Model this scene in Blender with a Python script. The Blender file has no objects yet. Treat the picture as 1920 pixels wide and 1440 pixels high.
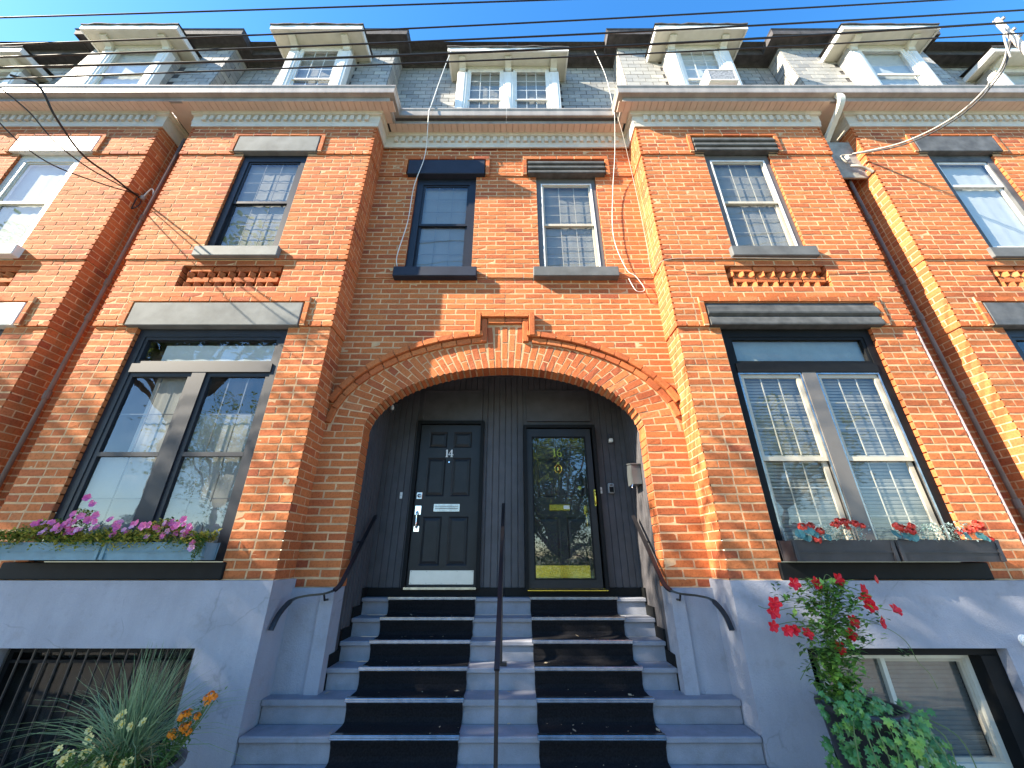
import bpy, bmesh, math, random
from mathutils import Matrix, Vector, noise
R = math.radians
random.seed(7)
scene = bpy.context.scene
col = scene.collection

# ------------------------------------------------------------------ camera
cam_d = bpy.data.cameras.new('camera'); cam = bpy.data.objects.new('camera', cam_d); col.objects.link(cam)
cam.location = (0.1, 0, 1.757); cam.rotation_euler = (R(90 + 24.3), 0, 0)
cam_d.sensor_width = 36; cam_d.lens = 36 * 721 / 1920; cam_d.clip_start = 0.02; cam_d.clip_end = 4000
scene.camera = cam
CAM = Vector(cam.location)
# ------------------------------------------------------------------ sky and sun
SUN_AZ, SUN_EL = 72.5, 34.0          # degrees from the facade normal towards the left, elevation
world = bpy.data.worlds.new('World'); scene.world = world; world.use_nodes = True
wn = world.node_tree.nodes; wl = world.node_tree.links
sky = wn.new('ShaderNodeTexSky'); sky.sky_type = 'NISHITA'; sky.sun_disc = False
sky.sun_elevation = R(SUN_EL); sky.sun_rotation = R(180 + SUN_AZ)
sky.air_density = 1.0; sky.dust_density = 0.3; sky.ozone_density = 3.0; sky.altitude = 0
hs = wn.new('ShaderNodeHueSaturation'); hs.inputs['Saturation'].default_value = 1.28; wl.new(sky.outputs[0], hs.inputs['Color'])
wl.new(hs.outputs[0], wn['Background'].inputs[0]); wn['Background'].inputs[1].default_value = 0.108
sd = bpy.data.lights.new('sun', 'SUN'); sun = bpy.data.objects.new('sun', sd); col.objects.link(sun)
sd.energy = 5.0; sd.angle = R(0.55); sd.color = (1.0, 0.89, 0.72)
to_sun = Vector((-math.sin(R(SUN_AZ)) * math.cos(R(SUN_EL)), -math.cos(R(SUN_AZ)) * math.cos(R(SUN_EL)), math.sin(R(SUN_EL))))
sun.rotation_euler = to_sun.to_track_quat('Z', 'Y').to_euler(); sun.location = (-20, -10, 25)
vs = scene.view_settings
vs.view_transform = 'Standard'; vs.look = 'None'; vs.gamma = 1.0; vs.use_curve_mapping = False; vs.exposure = 2.2

# ------------------------------------------------------------------ materials
def newmat(name):
    m = bpy.data.materials.new(name); m.use_nodes = True
    nt = m.node_tree; return m, nt.nodes, nt.links, nt.nodes['Principled BSDF']
def ramp(n, stops):
    r = n.new('ShaderNodeValToRGB'); e = r.color_ramp.elements
    while len(e) < len(stops): e.new(0.5)
    for i, (p, c) in enumerate(stops): e[i].position = p; e[i].color = (*c, 1)
    return r
def noise_tex(n, l, scale, detail=4, coord=None, rough=.55):
    t = n.new('ShaderNodeTexNoise'); t.inputs['Scale'].default_value = scale; t.inputs['Detail'].default_value = detail
    t.inputs['Roughness'].default_value = rough
    if coord is None:
        g = n.new('ShaderNodeNewGeometry'); coord = g.outputs['Position']
    l.new(coord, t.inputs['Vector']); return t
def pm(name, c, rough=.6, metal=0., var=.12, vscale=6., bump=0., bscale=80., spec=.5, fine=0., wear=None, streak=0.):
    m, n, l, b = newmat(name)
    t = noise_tex(n, l, vscale, 5)
    r = ramp(n, [(.3, tuple(max(0, x * (1 - var)) for x in c)), (.7, tuple(min(1, x * (1 + var)) for x in c))])
    l.new(t.outputs['Fac'], r.inputs[0]); out = r.outputs[0]
    if fine:
        t3 = noise_tex(n, l, 160, 3); mx = n.new('ShaderNodeMix'); mx.data_type = 'RGBA'; mx.blend_type = 'MULTIPLY'
        r3 = ramp(n, [(.35, (1 - fine,) * 3), (.65, (1, 1, 1))]); l.new(t3.outputs['Fac'], r3.inputs[0])
        mx.inputs[0].default_value = 1; l.new(out, mx.inputs[6]); l.new(r3.outputs[0], mx.inputs[7]); out = mx.outputs[2]
    if wear:
        amt, wc = wear
        t5 = noise_tex(n, l, 3.1, 9, rough=.72); r5 = ramp(n, [(.54, (0, 0, 0)), (.66, (amt,) * 3)]); l.new(t5.outputs['Fac'], r5.inputs[0])
        m5 = n.new('ShaderNodeMix'); m5.data_type = 'RGBA'; l.new(r5.outputs[0], m5.inputs[0]); l.new(out, m5.inputs[6]); m5.inputs[7].default_value = (*wc, 1); out = m5.outputs[2]
    if streak:
        gg_ = n.new('ShaderNodeNewGeometry'); mp = n.new('ShaderNodeMapping'); mp.inputs['Scale'].default_value = (7, 7, .7); l.new(gg_.outputs['Position'], mp.inputs['Vector'])
        t6 = noise_tex(n, l, 1.0, 6, coord=mp.outputs[0], rough=.65); r6 = ramp(n, [(.35, (1 - streak,) * 3), (.6, (1, 1, 1))]); l.new(t6.outputs['Fac'], r6.inputs[0])
        m6 = n.new('ShaderNodeMix'); m6.data_type = 'RGBA'; m6.blend_type = 'MULTIPLY'; m6.inputs[0].default_value = 1; l.new(out, m6.inputs[6]); l.new(r6.outputs[0], m6.inputs[7]); out = m6.outputs[2]
    l.new(out, b.inputs['Base Color'])
    b.inputs['Roughness'].default_value = rough; b.inputs['Metallic'].default_value = metal; b.inputs['Specular IOR Level'].default_value = spec
    if bump:
        t2 = noise_tex(n, l, bscale, 6); bp = n.new('ShaderNodeBump'); bp.inputs['Strength'].default_value = bump; bp.inputs['Distance'].default_value = .01
        l.new(t2.outputs['Fac'], bp.inputs['Height']); l.new(bp.outputs[0], b.inputs['Normal'])
    return m
def brick_mat(name, source):
    m, n, l, b = newmat(name)
    if source == 'object':
        o = n.new('ShaderNodeObjectInfo'); rnd = o.outputs['Random']
    else:
        a = n.new('ShaderNodeAttribute'); a.attribute_name = 'rnd'; rnd = a.outputs['Fac']
    r = ramp(n, [(0, (.31, .078, .034)), (.08, (.40, .106, .038)), (.4, (.455, .130, .042)), (.75, (.485, .147, .046)), (.95, (.50, .160, .054)), (1, (.50, .18, .072))])
    l.new(rnd, r.inputs[0])
    t = noise_tex(n, l, 45, 6); r2 = ramp(n, [(.28, (.70, .67, .64)), (.5, (1, 1, 1)), (.75, (1.10, 1.11, 1.12))]); l.new(t.outputs['Fac'], r2.inputs[0])
    mx = n.new('ShaderNodeMix'); mx.data_type = 'RGBA'; mx.blend_type = 'MULTIPLY'; mx.inputs[0].default_value = 1
    l.new(r.outputs[0], mx.inputs[6]); l.new(r2.outputs[0], mx.inputs[7])
    # pale mortar smears and lime bloom
    t3 = noise_tex(n, l, 9, 7, rough=.7); r3 = ramp(n, [(.63, (0, 0, 0)), (.82, (.45, .45, .45))]); l.new(t3.outputs['Fac'], r3.inputs[0])
    mx2 = n.new('ShaderNodeMix'); mx2.data_type = 'RGBA'; l.new(r3.outputs[0], mx2.inputs[0]); l.new(mx.outputs[2], mx2.inputs[6]); mx2.inputs[7].default_value = (.52, .23, .11, 1)
    t6 = noise_tex(n, l, .9, 6, rough=.6); r6 = ramp(n, [(.34, (.80, .77, .75)), (.5, (1, 1, 1)), (.68, (1.06, 1.08, 1.05))]); l.new(t6.outputs['Fac'], r6.inputs[0])
    mx3 = n.new('ShaderNodeMix'); mx3.data_type = 'RGBA'; mx3.blend_type = 'MULTIPLY'; mx3.inputs[0].default_value = 1; l.new(mx2.outputs[2], mx3.inputs[6]); l.new(r6.outputs[0], mx3.inputs[7])
    t7 = noise_tex(n, l, 2.3, 9, rough=.75); r7 = ramp(n, [(.60, (0, 0, 0)), (.74, (.42, .42, .42))]); l.new(t7.outputs['Fac'], r7.inputs[0])
    mx4 = n.new('ShaderNodeMix'); mx4.data_type = 'RGBA'; l.new(r7.outputs[0], mx4.inputs[0]); l.new(mx3.outputs[2], mx4.inputs[6]); mx4.inputs[7].default_value = (.52, .26, .14, 1)
    l.new(mx4.outputs[2], b.inputs['Base Color']); b.inputs['Roughness'].default_value = .88; b.inputs['Specular IOR Level'].default_value = .25
    t4 = noise_tex(n, l, 95, 7, rough=.7); bp = n.new('ShaderNodeBump'); bp.inputs['Strength'].default_value = .5; bp.inputs['Distance'].default_value = .012
    l.new(t4.outputs['Fac'], bp.inputs['Height']); l.new(bp.outputs[0], b.inputs['Normal'])
    return m
def slate_mat():
    m, n, l, b = newmat('slate_grey')
    o = n.new('ShaderNodeObjectInfo')
    r = ramp(n, [(0, (.22, .218, .21)), (.4, (.28, .275, .26)), (.85, (.33, .32, .295)), (1, (.37, .355, .31))]); l.new(o.outputs['Random'], r.inputs[0])
    t = noise_tex(n, l, 18, 6); r2 = ramp(n, [(.3, (.84, .84, .84)), (.7, (1.06, 1.06, 1.05))]); l.new(t.outputs['Fac'], r2.inputs[0])
    mx = n.new('ShaderNodeMix'); mx.data_type = 'RGBA'; mx.blend_type = 'MULTIPLY'; mx.inputs[0].default_value = 1
    l.new(r.outputs[0], mx.inputs[6]); l.new(r2.outputs[0], mx.inputs[7]); l.new(mx.outputs[2], b.inputs['Base Color'])
    b.inputs['Roughness'].default_value = .62; return m
def glass_mat(name, tint=(.92, .95, .96), f0=.08):
    m, n, l, b = newmat(name); n.remove(b)
    lw = n.new('ShaderNodeLayerWeight'); lw.inputs[0].default_value = .5
    pw = n.new('ShaderNodeMath'); pw.operation = 'POWER'; pw.inputs[1].default_value = 5; l.new(lw.outputs['Facing'], pw.inputs[0])
    ad = n.new('ShaderNodeMath'); ad.operation = 'MULTIPLY_ADD'; ad.use_clamp = True; ad.inputs[1].default_value = 1 - f0; ad.inputs[2].default_value = f0; l.new(pw.outputs[0], ad.inputs[0])
    tr = n.new('ShaderNodeBsdfTransparent'); tr.inputs[0].default_value = (*tint, 1)
    gl = n.new('ShaderNodeBsdfGlossy'); gl.inputs['Roughness'].default_value = .015
    t = noise_tex(n, l, 1.6, 2); bp = n.new('ShaderNodeBump'); bp.inputs['Strength'].default_value = .16; bp.inputs['Distance'].default_value = .02
    l.new(t.outputs['Fac'], bp.inputs['Height']); l.new(bp.outputs[0], gl.inputs['Normal'])
    # a thin film of dust
    df = n.new('ShaderNodeBsdfDiffuse'); df.inputs[0].default_value = (.5, .5, .48, 1)
    t2 = noise_tex(n, l, 5, 6); r2 = ramp(n, [(.35, (.0, .0, .0)), (.8, (.045, .045, .045))]); l.new(t2.outputs['Fac'], r2.inputs[0])
    m2 = n.new('ShaderNodeMixShader'); l.new(r2.outputs[0], m2.inputs[0]); l.new(tr.outputs[0], m2.inputs[1]); l.new(df.outputs[0], m2.inputs[2])
    mx = n.new('ShaderNodeMixShader'); l.new(ad.outputs[0], mx.inputs[0]); l.new(m2.outputs[0], mx.inputs[1]); l.new(gl.outputs[0], mx.inputs[2])
    l.new(mx.outputs[0], n['Material Output'].inputs[0]); return m
def add_cracks(m):
    n, l = m.node_tree.nodes, m.node_tree.links; b = n['Principled BSDF']; src = b.inputs['Base Color'].links[0].from_socket
    gp = n.new('ShaderNodeNewGeometry'); wn_ = noise_tex(n, l, 2.5, 4); ad_ = n.new('ShaderNodeVectorMath'); ad_.operation = 'MULTIPLY_ADD'; ad_.inputs[1].default_value = (.22, .22, .22); l.new(wn_.outputs['Color'], ad_.inputs[0]); l.new(gp.outputs['Position'], ad_.inputs[2])
    vo = n.new('ShaderNodeTexVoronoi'); vo.feature = 'DISTANCE_TO_EDGE'; vo.inputs['Scale'].default_value = .9; l.new(ad_.outputs[0], vo.inputs['Vector'])
    r1 = ramp(n, [(.0, (1, 1, 1)), (.006, (0, 0, 0))]); l.new(vo.outputs['Distance'], r1.inputs[0])
    mk = noise_tex(n, l, 1.7, 3); r2 = ramp(n, [(.52, (0, 0, 0)), (.58, (.35, .35, .35))]); l.new(mk.outputs['Fac'], r2.inputs[0])
    mu = n.new('ShaderNodeMath'); mu.operation = 'MULTIPLY'; l.new(r1.outputs[0], mu.inputs[0]); l.new(r2.outputs[0], mu.inputs[1])
    mx = n.new('ShaderNodeMix'); mx.data_type = 'RGBA'; l.new(mu.outputs[0], mx.inputs[0]); l.new(src, mx.inputs[6]); mx.inputs[7].default_value = (.10, .10, .105, 1); l.new(mx.outputs[2], b.inputs['Base Color'])
def leaf_mat(name, c1, c2, trans=.35, rough=.5):
    m, n, l, b = newmat(name)
    t = noise_tex(n, l, 14, 3); r = ramp(n, [(.3, c1), (.7, c2)]); l.new(t.outputs['Fac'], r.inputs[0])
    l.new(r.outputs[0], b.inputs['Base Color']); b.inputs['Roughness'].default_value = rough
    tl = n.new('ShaderNodeBsdfTranslucent'); l.new(r.outputs[0], tl.inputs[0])
    mx = n.new('ShaderNodeMixShader'); mx.inputs[0].default_value = trans
    l.new(b.outputs[0], mx.inputs[1]); l.new(tl.outputs[0], mx.inputs[2]); l.new(mx.outputs[0], n['Material Output'].inputs[0]); return m

M = {}
M['brick'] = brick_mat('red_brick', 'object'); M['brick_mass'] = brick_mat('red_brick_mass', 'attr')
M['mortar'] = pm('lime_mortar', (.60, .375, .20), .95, var=.25, vscale=7, bump=.6, bscale=140, fine=.2)
M['slate'] = slate_mat()
M['stucco'] = pm('grey_painted_stucco', (.30, .31, .355), .85, var=.10, vscale=2.2, bump=.45, bscale=70, fine=.10, wear=(.45, (.20, .20, .21)), streak=.07)
add_cracks(M['stucco'])
M['step'] = pm('blue_grey_step_paint', (.21, .22, .255), .7, var=.16, vscale=5, bump=.2, bscale=90, fine=.14, wear=(.6, (.155, .155, .16)))
M['carpet'] = pm('black_ribbed_carpet', (.012, .012, .014), 1., var=.4, vscale=60, bump=.8, bscale=260, spec=.1)
M['alu'] = pm('bright_aluminium', (.34, .34, .345), .25, .95, var=.25, vscale=14)
M['black'] = pm('black_paint', (.007, .0075, .008), .6, var=.2, vscale=10, bump=.06, spec=.15)
M['black_door'] = pm('black_door_paint', (.014, .015, .017), .45, var=.2, bump=.04, spec=.3)
M['porch'] = pm('dark_charcoal_boards', (.058, .055, .060), .6, var=.2, vscale=6, bump=.08)
M['iron'] = pm('black_iron', (.015, .014, .016), .35, .2, var=.2)
M['navy'] = pm('navy_black_frame', (.014, .016, .022), .45, var=.15, spec=.3)
M['lint_grey'] = pm('weathered_grey_flashing', (.17, .175, .17), .75, 0, var=.25, vscale=3, bump=.15, bscale=12, spec=.12)
M['lint_navy'] = pm('dark_navy_flashing', (.022, .027, .042), .6, var=.15, vscale=4, spec=.2)
M['lint_black'] = pm('streaked_dark_flashing', (.085, .088, .09), .6, 0, var=.4, vscale=5, bump=.1, bscale=14, spec=.2)
M['shutter'] = pm('charcoal_shutter_housing', (.075, .077, .075), .6, 0, var=.3, vscale=8, spec=.2)
M['lint_white'] = pm('off_white_flashing', (.66, .66, .62), .5, var=.08, vscale=3, bump=.2, bscale=6)
M['white'] = pm('white_paint', (.74, .73, .69), .5, var=.06, vscale=6, bump=.05, fine=.05, streak=.14)
M['cream'] = pm('cream_paint', (.58, .56, .47), .55, var=.08, vscale=6, bump=.06)
M['taupe'] = pm('taupe_soffit_metal', (.60, .44, .34), .5, var=.08, vscale=3)
M['cornice'] = pm('pale_taupe_cornice', (.56, .49, .39), .6, var=.12, vscale=4, bump=.08, wear=(.35, (.30, .26, .21)))
M['gutter'] = pm('taupe_gutter_metal', (.33, .295, .26), .45, .05, var=.14, vscale=3, streak=.2)
M['darkwood'] = pm('dark_brown_weathered_wood', (.058, .052, .053), .8, var=.4, vscale=9, bump=.3)
M['roofing'] = pm('dark_asphalt_roofing', (.06, .055, .055), .9, var=.3, vscale=20, bump=.4)
M['sill_grey'] = pm('dark_grey_sill', (.11, .113, .112), .7, var=.2, vscale=5, spec=.2)
M['sill_light'] = pm('light_grey_sill', (.19, .195, .19), .7, var=.15, vscale=5, spec=.2)
M['taupe_frame'] = pm('taupe_window_frame', (.115, .105, .095), .5, var=.1)
M['beige'] = pm('beige_sash', (.42, .38, .30), .5, var=.1)
M['glass'] = glass_mat('window_glass', f0=.10); M['glass_door'] = glass_mat('storm_door_glass', f0=.16)
M['glass_low'] = glass_mat('dim_basement_glass', tint=(.6, .64, .62), f0=.03)
M['blind'] = pm('grey_beige_roller_blind', (.25, .245, .225), .9, var=.1, vscale=2, bump=.1, bscale=200, fine=.12)
M['blind_white'] = pm('white_sheer_blind', (.50, .52, .51), .9, var=.08, vscale=2)
M['slat'] = pm('grey_venetian_slat', (.23, .225, .195), .7, var=.12, vscale=10, fine=.15)
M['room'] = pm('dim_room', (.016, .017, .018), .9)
M['box_blue'] = pm('blue_grey_planter', (.11, .21, .27), .6, var=.15, vscale=8, bump=.1)
M['box_black'] = pm('black_planter', (.025, .024, .028), .55, var=.3, vscale=8, bump=.1)
M['soil'] = pm('dark_soil', (.03, .022, .016), 1, var=.4, vscale=40, bump=.6)
M['pot'] = pm('grey_stone_pot', (.10, .10, .105), .8, var=.2, vscale=10, bump=.2)
M['pot_black'] = pm('black_pot', (.02, .02, .022), .5, var=.2)
M['leaf_green'] = leaf_mat('green_leaf', (.035, .10, .018), (.10, .20, .035))
M['leaf_lime'] = leaf_mat('yellow_green_leaf', (.26, .29, .04), (.48, .42, .08))  # petunia lime, lightened so the colour itself looks sunlit
M['leaf_mint'] = leaf_mat('grey_mint_leaf', (.26, .42, .36), (.52, .62, .55), .2)
M['leaf_teal'] = leaf_mat('blue_teal_leaf', (.04, .13, .12), (.09, .24, .23), .2)
M['ivy'] = leaf_mat('ivy_leaf', (.045, .14, .035), (.09, .25, .06), .25, .35)
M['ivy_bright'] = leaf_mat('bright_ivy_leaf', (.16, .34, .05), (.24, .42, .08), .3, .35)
M['grass_blade'] = leaf_mat('blue_green_grass', (.10, .19, .09), (.26, .36, .19), .3)
M['tree_leaf'] = leaf_mat('tree_leaf', (.09, .16, .025), (.22, .28, .05), .55)
M['bark'] = pm('bark', (.10, .075, .055), .95, var=.3, vscale=12, bump=.8, bscale=30)
M['pink'] = leaf_mat('pink_petal', (.68, .10, .34), (.82, .26, .52), .3)
M['red'] = leaf_mat('red_petal', (.62, .004, .016), (.80, .02, .04), .3)
M['geranium'] = leaf_mat('coral_red_petal', (.50, .02, .02), (.72, .09, .05), .25)
M['orange'] = leaf_mat('orange_petal', (.80, .20, .004), (.90, .34, .01), .25)
M['pale_yellow'] = leaf_mat('pale_yellow_petal', (.74, .62, .20), (.82, .76, .40), .25)
M['yellow_eye'] = pm('yellow_flower_eye', (.60, .40, .05), .8)
M['stem'] = pm('green_stem', (.09, .14, .04), .7, var=.2)
M['cable'] = pm('black_cable', (.012, .011, .012), .5, var=.1)
M['cable_grey'] = pm('weathered_grey_cable', (.34, .31, .26), .6, var=.15)
M['cable_white'] = pm('white_cable', (.66, .65, .60), .5, var=.05)
M['pole'] = pm('weathered_pole_wood', (.50, .46, .40), .9, var=.2, vscale=12, bump=.4, bscale=40)
M['brass'] = pm('polished_brass', (.70, .55, .10), .22, .9, var=.08)
M['steel'] = pm('brushed_steel', (.45, .46, .47), .38, .75, var=.06)
M['chrome'] = pm('chrome', (.80, .80, .80), .15, 1.0, var=.03)
M['number_white'] = pm('white_number', (.80, .80, .78), .4, var=.02)
M['mailbox'] = pm('pewter_mailbox', (.10, .11, .115), .4, .4, var=.15)
M['plastic_white'] = pm('white_plastic', (.75, .75, .72), .4, var=.03)
M['plastic_grey'] = pm('grey_plastic', (.30, .30, .30), .5, var=.08)
M['ac_white'] = pm('white_metal_casing', (.70, .70, .67), .5, var=.08, vscale=8)
M['ac_fin'] = pm('aluminium_fins', (.34, .33, .31), .5, .4, var=.5, vscale=25, bump=.5, bscale=60)
M['ground'] = pm('ground_soil', (.10, .11, .06), 1, var=.3, vscale=.6)
M['asphalt'] = pm('asphalt', (.055, .055, .056), .9, var=.2, vscale=3, bump=.4, bscale=120)
M['concrete'] = pm('sidewalk_concrete', (.25, .24, .225), .9, var=.12, vscale=2, bump=.2, bscale=90, fine=.1)
M['lawn'] = pm('lawn', (.06, .11, .03), 1, var=.35, vscale=4, bump=.6, bscale=90)
M['pipe'] = pm('brown_grey_pipe', (.15, .105, .085), .7, 0, var=.15, spec=.2)
M['pipe_trim'] = pm('pale_pink_caulk', (.46, .36, .34), .7, var=.1)
M['board_grey'] = pm('grey_weathered_board', (.26, .25, .22), .8, var=.25, vscale=10, bump=.2, bscale=30)

# ------------------------------------------------------------------ object helpers
WM = {}
def link(o, parent=None, M4=None):
    M4 = M4 or Matrix.Identity(4); col.objects.link(o)
    o.matrix_basis = M4; WM[o] = M4
    if parent is not None:
        o.parent = parent; o.matrix_parent_inverse = WM[parent].inverted()
    return o
def tag(o, label, cat, group=None):
    o['label'] = label; o['category'] = cat
    if group: o['group'] = group
    return o
def thing(name, label, cat, loc, group=None):
    o = bpy.data.objects.new(name, None); o.empty_display_size = .2
    link(o, None, Matrix.Translation(loc)); return tag(o, label, cat, group)
class MB:
    def __init__(s): s.v = []; s.f = []; s.a = []
    def add(s, vs, fs, a=0.):
        n = len(s.v); s.v += [tuple(v) for v in vs]
        for f in fs: s.f.append(tuple(i + n for i in f)); s.a.append(a)
        return s
    def box(s, x0, x1, y0, y1, z0, z1, a=0.):
        x0, x1 = min(x0, x1), max(x0, x1); y0, y1 = min(y0, y1), max(y0, y1); z0, z1 = min(z0, z1), max(z0, z1)
        v = [(x0, y0, z0), (x1, y0, z0), (x1, y1, z0), (x0, y1, z0), (x0, y0, z1), (x1, y0, z1), (x1, y1, z1), (x0, y1, z1)]
        return s.add(v, [(0, 3, 2, 1), (4, 5, 6, 7), (0, 1, 5, 4), (1, 2, 6, 5), (2, 3, 7, 6), (3, 0, 4, 7)], a)
    def quad(s, a, b, c, d): return s.add([a, b, c, d], [(0, 1, 2, 3)])
    def prism(s, pts, d0, d1, axis='y'):
        """closed outline pts (2-D) swept from d0 to d1 along axis"""
        n = len(pts)
        def P(p, d): return {'y': (p[0], d, p[1]), 'x': (d, p[0], p[1]), 'z': (p[0], p[1], d)}[axis]
        v = [P(p, d0) for p in pts] + [P(p, d1) for p in pts]
        f = [tuple(range(n)), tuple(range(2 * n - 1, n - 1, -1))] + [(i, i + n, (i + 1) % n + n, (i + 1) % n) for i in range(n)]
        return s.add(v, f)
    def tube(s, pts, r, n=8, caps=True):
        pts = [Vector(p) for p in pts]; rings = []
        for i, p in enumerate(pts):
            d = (pts[min(i + 1, len(pts) - 1)] - pts[max(i - 1, 0)]).normalized()
            u = d.cross(Vector((0, 0, 1)));  u = u.normalized() if u.length > .05 else Vector((1, 0, 0)); w = d.cross(u).normalized()
            rr = r[i] if isinstance(r, (list, tuple)) else r
            rings.append([p + (u * math.cos(6.28318 * k / n) + w * math.sin(6.28318 * k / n)) * rr for k in range(n)])
        v = [q for ring in rings for q in ring]; f = []
        for i in range(len(pts) - 1):
            for k in range(n): f.append((i * n + k, i * n + (k + 1) % n, (i + 1) * n + (k + 1) % n, (i + 1) * n + k))
        if caps: f.append(tuple(range(n))); f.append(tuple(range(len(v) - 1, len(v) - 1 - n, -1)))
        return s.add(v, f)
    def lathe(s, prof, n=24, c=(0, 0, 0)):
        v = []; f = []
        for r, z in prof:
            for k in range(n): a = 6.28318 * k / n; v.append((c[0] + r * math.cos(a), c[1] + r * math.sin(a), c[2] + z))
        for i in range(len(prof) - 1):
            for k in range(n): f.append((i * n + k, i * n + (k + 1) % n, (i + 1) * n + (k + 1) % n, (i + 1) * n + k))
        return s.add(v, f)
    def mesh(s, name, smooth=False, attr=None):
        me = bpy.data.meshes.new(name); me.from_pydata(s.v, [], s.f)
        if attr:
            at = me.attributes.new(attr, 'FLOAT', 'FACE'); at.data.foreach_set('value', s.a)
        bm = bmesh.new(); bm.from_mesh(me); bmesh.ops.recalc_face_normals(bm, faces=bm.faces); bm.to_mesh(me); bm.free()
        if smooth: me.polygons.foreach_set('use_smooth', [True] * len(me.polygons))
        return me
    def build(s, name, mat, parent=None, smooth=False, attr=None, kind=None):
        me = s.mesh(name, smooth, attr); me.materials.append(M[mat])
        o = bpy.data.objects.new(name, me); link(o, parent)
        if kind: o['kind'] = kind
        return o
def put(name, me, parent, M4):
    o = bpy.data.objects.new(name, me); return link(o, parent, M4)
def bevel_box(x0, x1, y0, y1, z0, z1, b=.006):
    me = MB().box(x0, x1, y0, y1, z0, z1).mesh('tmp'); bm = bmesh.new(); bm.from_mesh(me)
    bmesh.ops.bevel(bm, geom=list(bm.edges), offset=b, segments=1, affect='EDGES', profile=.5)
    mb = MB(); bm.verts.ensure_lookup_table()
    mb.v = [tuple(v.co) for v in bm.verts]; mb.f = [tuple(v.index for v in f.verts) for f in bm.faces]; mb.a = [0.] * len(mb.f)
    bm.free(); bpy.data.meshes.remove(me); return mb
def Tm(x, y, z): return Matrix.Translation((x, y, z))
def Rm(a, ax): return Matrix.Rotation(a, 4, ax)
def smooth_path(pts, n=6):
    P = [Vector(p) for p in pts]; out = []
    for i in range(len(P) - 1):
        a, b, c, d = P[max(i - 1, 0)], P[i], P[i + 1], P[min(i + 2, len(P) - 1)]
        for k in range(n):
            t = k / n; out.append(.5 * ((2 * b) + (c - a) * t + (2 * a - 5 * b + 4 * c - d) * t * t + (3 * b - a - 3 * c + d) * t ** 3))
    out.append(P[-1]); return out
def structure(o): o['kind'] = 'structure'; return o

# ------------------------------------------------------------------ dimensions (metres)
B, A, K, GR = 4.28, 4.65, 5.62, 4.69     # bay face, arch wall face, porch back wall, groove back
CH, BL, MJ = .092, .28, .0125            # course height, brick length incl. joint, joint
Z0 = 1.555                              # first full course
ZTOP = 8.66
XI, XO, XN, XF = 2.26, 5.35, 5.96, 9.05 # bay inner, bay outer, neighbour inner, neighbour outer
ROWS = int((ZTOP - Z0) / CH) + 1
def zproj(z):                            # the face corbels out a little at each band
    return 0. if z < 4.53 else .028 if z < 5.61 else .046 if z < 7.84 else .066

def aproj(z): return 0. if z < 5.605 else .02 if z < 7.815 else .04     # the arch wall has only two bands
FLAT = lambda z: 0.
# ------------------------------------------------------------------ the setting
structure(MB().quad((-400, -400, -.06), (400, -400, -.06), (400, 400, -.06), (-400, 400, -.06)).build('ground', 'ground'))
structure(MB().box(-60, 60, -9.2, -1.9, -.3, -.05).build('road', 'asphalt'))
sw = MB()
for i in range(-22, 22): sw.box(i * 1.5 + .006, (i + 1) * 1.5 - .006, -1.55, 4.9, -.2, 0)
structure(sw.build('pavement', 'concrete'))
structure(MB().box(-60, 60, -1.9, -1.57, -.3, .004).build('kerb', 'concrete'))
structure(MB().box(-60, 60, -60, -9.2, -.3, .03).build('lawn', 'lawn'))

# ------------------------------------------------------------------ houses
H = {}
H['far_left'] = thing('row_house', 'brick row house at left edge with white framed windows', 'house', (-7.5, 4.6, 0), 'brick row houses')
H['left'] = thing('row_house', 'brick row house numbered 14 with blue planters below its big dark window', 'house', (-3.0, 4.6, 0), 'brick row houses')
H['right'] = thing('row_house', 'brick row house numbered 16 with black planters of red geraniums at its window', 'house', (3.0, 4.6, 0), 'brick row houses')
H['far_right'] = thing('row_house', 'brick row house at right edge with black trimmed upper window and white sash', 'house', (7.5, 4.6, 0), 'brick row houses')
HK = list(H)
bricks = {k: [] for k in HK}     # (matrix, (sx,sy,sz)) or ('poly', pts, y0, y1)
mortar = {k: MB() for k in HK}

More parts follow.
